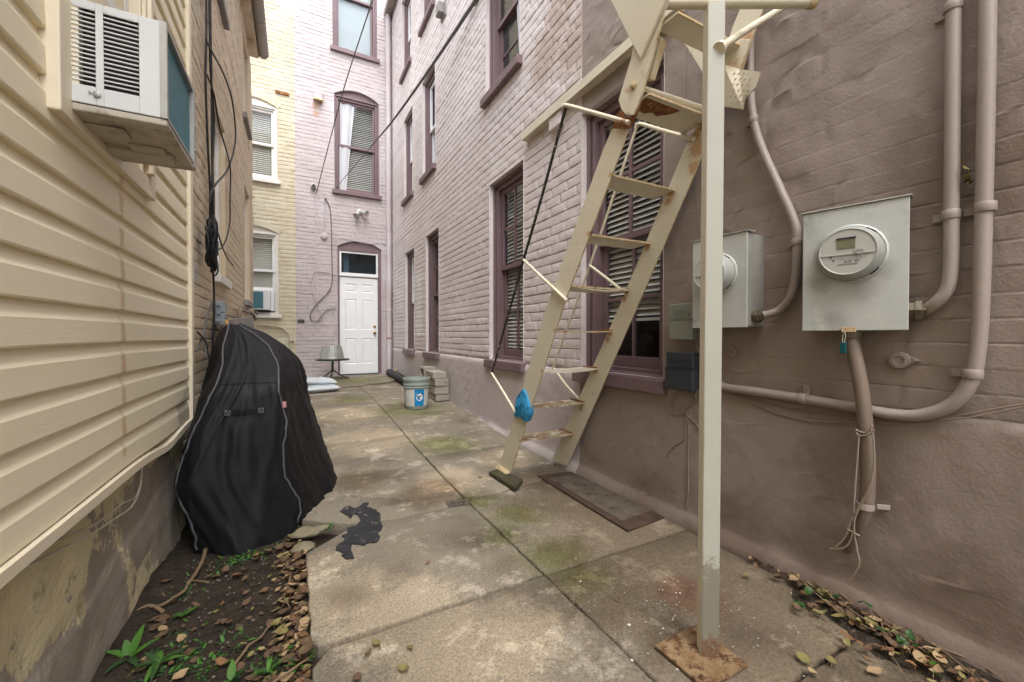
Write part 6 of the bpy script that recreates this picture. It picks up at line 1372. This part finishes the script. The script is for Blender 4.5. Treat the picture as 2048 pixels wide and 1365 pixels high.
weed(258, 1318, 'dandelion with two upright leaves close to the foundation', [(.085, .013, 1.2, 1.2, .3, False, 0), (.06, .014, 2.0, 1.0, .4, False, 0), (.08, .013, 2.8, .8, .7, True, 0), (.085, .012, .4, .6, .6, True, 0), (.08, .012, 4.2, .5, .6, True, 1), (.085, .012, 5.2, .45, .6, True, 1), (.08, .011, 3.4, .5, .7, True, 0)], 'dandelion')
weed(318, 1325, 'flat dandelion rosette with toothed leaves beside the upright one', rb(10, .05, .09, .008, .012, .2, .5, True), 'dandelion'); weed(368, 1232, 'little bright green seedling on the bare soil below the root', rb(7, .03, .045, .008, .012, .5, .9), 'seedling')
weed(598, 1330, 'bright weed with narrow leaves against the slab edge near the bottom', rb(11, .035, .065, .005, .008, .4, 1.0, True)); weed(462, 1362, 'broad leaved weed at the bottom edge of the photo', rb(7, .035, .055, .009, .012, .5, .95)); weed(535, 1345, 'feathery weed between the orange leaf and the slab edge', rb(12, .03, .06, .004, .007, .4, 1.0, True)); weed(1601, 1212, 'small dark green ivy sprig on the concrete right of the post', rb(6, .02, .035, .008, .013, .3, .9), 'ivy_sprig', z=.012, mats=('ivy', 'ivy'))
weed(1015, 1066, 'tuft of grass growing in the slab joint', rb(14, .015, .035, .0012, .002, .7, 1.3), 'grass_tuft', z=.002)
iv = MB(); random.seed(5)
for k in range(13):
    y = random.uniform(.38, .85); x = 1.78 - abs(random.gauss(0, .06)) - .2 * max(0, .75 - y); leaf(iv, (x, y, .03 + random.uniform(0, .035)), random.uniform(.022, .045), random.uniform(0, 6.28), random.choice((0, 0, 0, 1)), .25, random.uniform(-.6, .6), roll=random.uniform(-.6, .6))
iv.cur = 0
for k in range(5): y0 = .88 - .09 * k; iv.cur = 2; iv.tube(spline([(1.80, y0 + .1, .05), (1.76, y0, .035), (1.70 + .02 * k, y0 - .12, .03), (1.69, y0 - .24, .022)]), .0022, 5)
tag(obj('ivy_vine', iv, ['ivy', 'green', 'root'], smooth=180, fix=False), 'dark ivy creeping through the soil drift at the foot of the near right wall', 'ivy')
gc = MB()
for (px, py, n, sp) in ((475, 1115, 60, .05), (590, 1055, 40, .035), (405, 1310, 60, .06), (352, 1268, 40, .05), (440, 1300, 40, .06), (330, 1345, 50, .06), (580, 1290, 30, .03), (500, 1100, 40, .04), (545, 1330, 60, .05), (610, 1030, 24, .02), (655, 1060, 30, .02), (300, 1190, 20, .04), (365, 1175, 24, .03)):
    c_ = at_z(px, py, -.01)
    for _ in range(n):
        x, y = c_.x + random.gauss(0, sp), c_.y + random.gauss(0, sp)
        if x > .03 and px < 600: continue
        if x < -.52: continue
        blade(gc, (x, y, (soilz(x, y) if x < .05 else .0)), random.uniform(.012, .03), random.uniform(.003, .006), random.uniform(0, 6.28), random.uniform(.2, .9), random.uniform(.2, .8), False, random.choice((0, 1, 1)))
tag(obj('ground_weeds', gc, ['green', 'greendk'], smooth=180, fix=False), 'low green weeds and moss dotted over the bare soil', 'ground cover', kind='stuff')
mb = MB(); c_ = at_x(1936, 350, XR)
for k in range(7): leaf(mb, at_x(1933 + random.uniform(-5, 6), 350 + random.uniform(-14, 16), XR - .03 - random.uniform(0, .02)), random.uniform(.016, .026), random.uniform(0, 6), random.choice((0, 1)), .6, random.uniform(-1, 1), roll=random.uniform(-1, 1))
tag(obj('dried_leaves', mb, ['leafb', 'leafc'], smooth=180, fix=False), 'clump of dried leaves caught between the two thick conduits', 'leaves')

GROUPS = {'electric_meter': 'electric meters on the near right wall', 'phone_box': 'phone boxes beside the near window', 'conduit': 'conduits on the near right wall', 'blanking_disc': 'painted wall caps below the meters',
          'root': 'roots on the bare soil', 'twig': 'twigs on the ground', 'weed': 'weeds along the slab edge', 'dandelion': 'dandelions by the foundation', 'stone': 'stones at the broken slab corner', 'hanging_cable': 'cables hanging on the yellow wall'}
for o in list(COL.objects):
    g = GROUPS.get(o.name.split('.')[0])
    if g and o.parent is None and 'label' in o: o['group'] = g
# ================================================================== LIGHT, SKY, CAMERA
EL, AZ = R(62), R(188)      # high soft sun behind thin cloud, over the camera's left shoulder
w = bpy.data.worlds.new('World'); S.world = w; w.use_nodes = True
nt = w.node_tree; bgn = nt.nodes['Background']; sky = nt.nodes.new('ShaderNodeTexSky'); sky.sky_type = 'NISHITA'; sky.sun_disc = False
sky.sun_elevation = EL; sky.sun_rotation = AZ; sky.dust_density = 2.5; sky.air_density = 1.0; sky.ozone_density = 1.0
hs = nt.nodes.new('ShaderNodeHueSaturation'); hs.inputs['Saturation'].default_value = .28
nt.links.new(sky.outputs[0], hs.inputs['Color']); nt.links.new(hs.outputs[0], bgn.inputs['Color']); bgn.inputs['Strength'].default_value = .15
sl = bpy.data.lights.new('sun', 'SUN'); sl.energy = .35; sl.angle = R(45); sl.color = (1, .96, .90)
so = bpy.data.objects.new('sun', sl); COL.objects.link(so)
sd = Vector((math.sin(AZ) * math.cos(EL), math.cos(AZ) * math.cos(EL), math.sin(EL))); so.rotation_euler = sd.to_track_quat('Z', 'Y').to_euler(); so.location = (0, 0, 12)
cd = bpy.data.cameras.new('camera'); cd.sensor_width = 36; cd.lens = FPX / 2048 * 36; cd.clip_start = .02; cd.clip_end = 500
co = bpy.data.objects.new('camera', cd); COL.objects.link(co); co.location = CAM; co.rotation_euler = (math.pi / 2 - TH, 0, -PSI); S.camera = co
S.view_settings.view_transform = 'Standard'; S.view_settings.look = 'None'; S.view_settings.gamma = 1.0; S.view_settings.exposure = 2.2
S.cycles.max_bounces = 7; S.cycles.diffuse_bounces = 5; S.cycles.transparent_max_bounces = 12; S.cycles.caustics_reflective = False; S.cycles.caustics_refractive = False
S.cycles.use_denoising = True
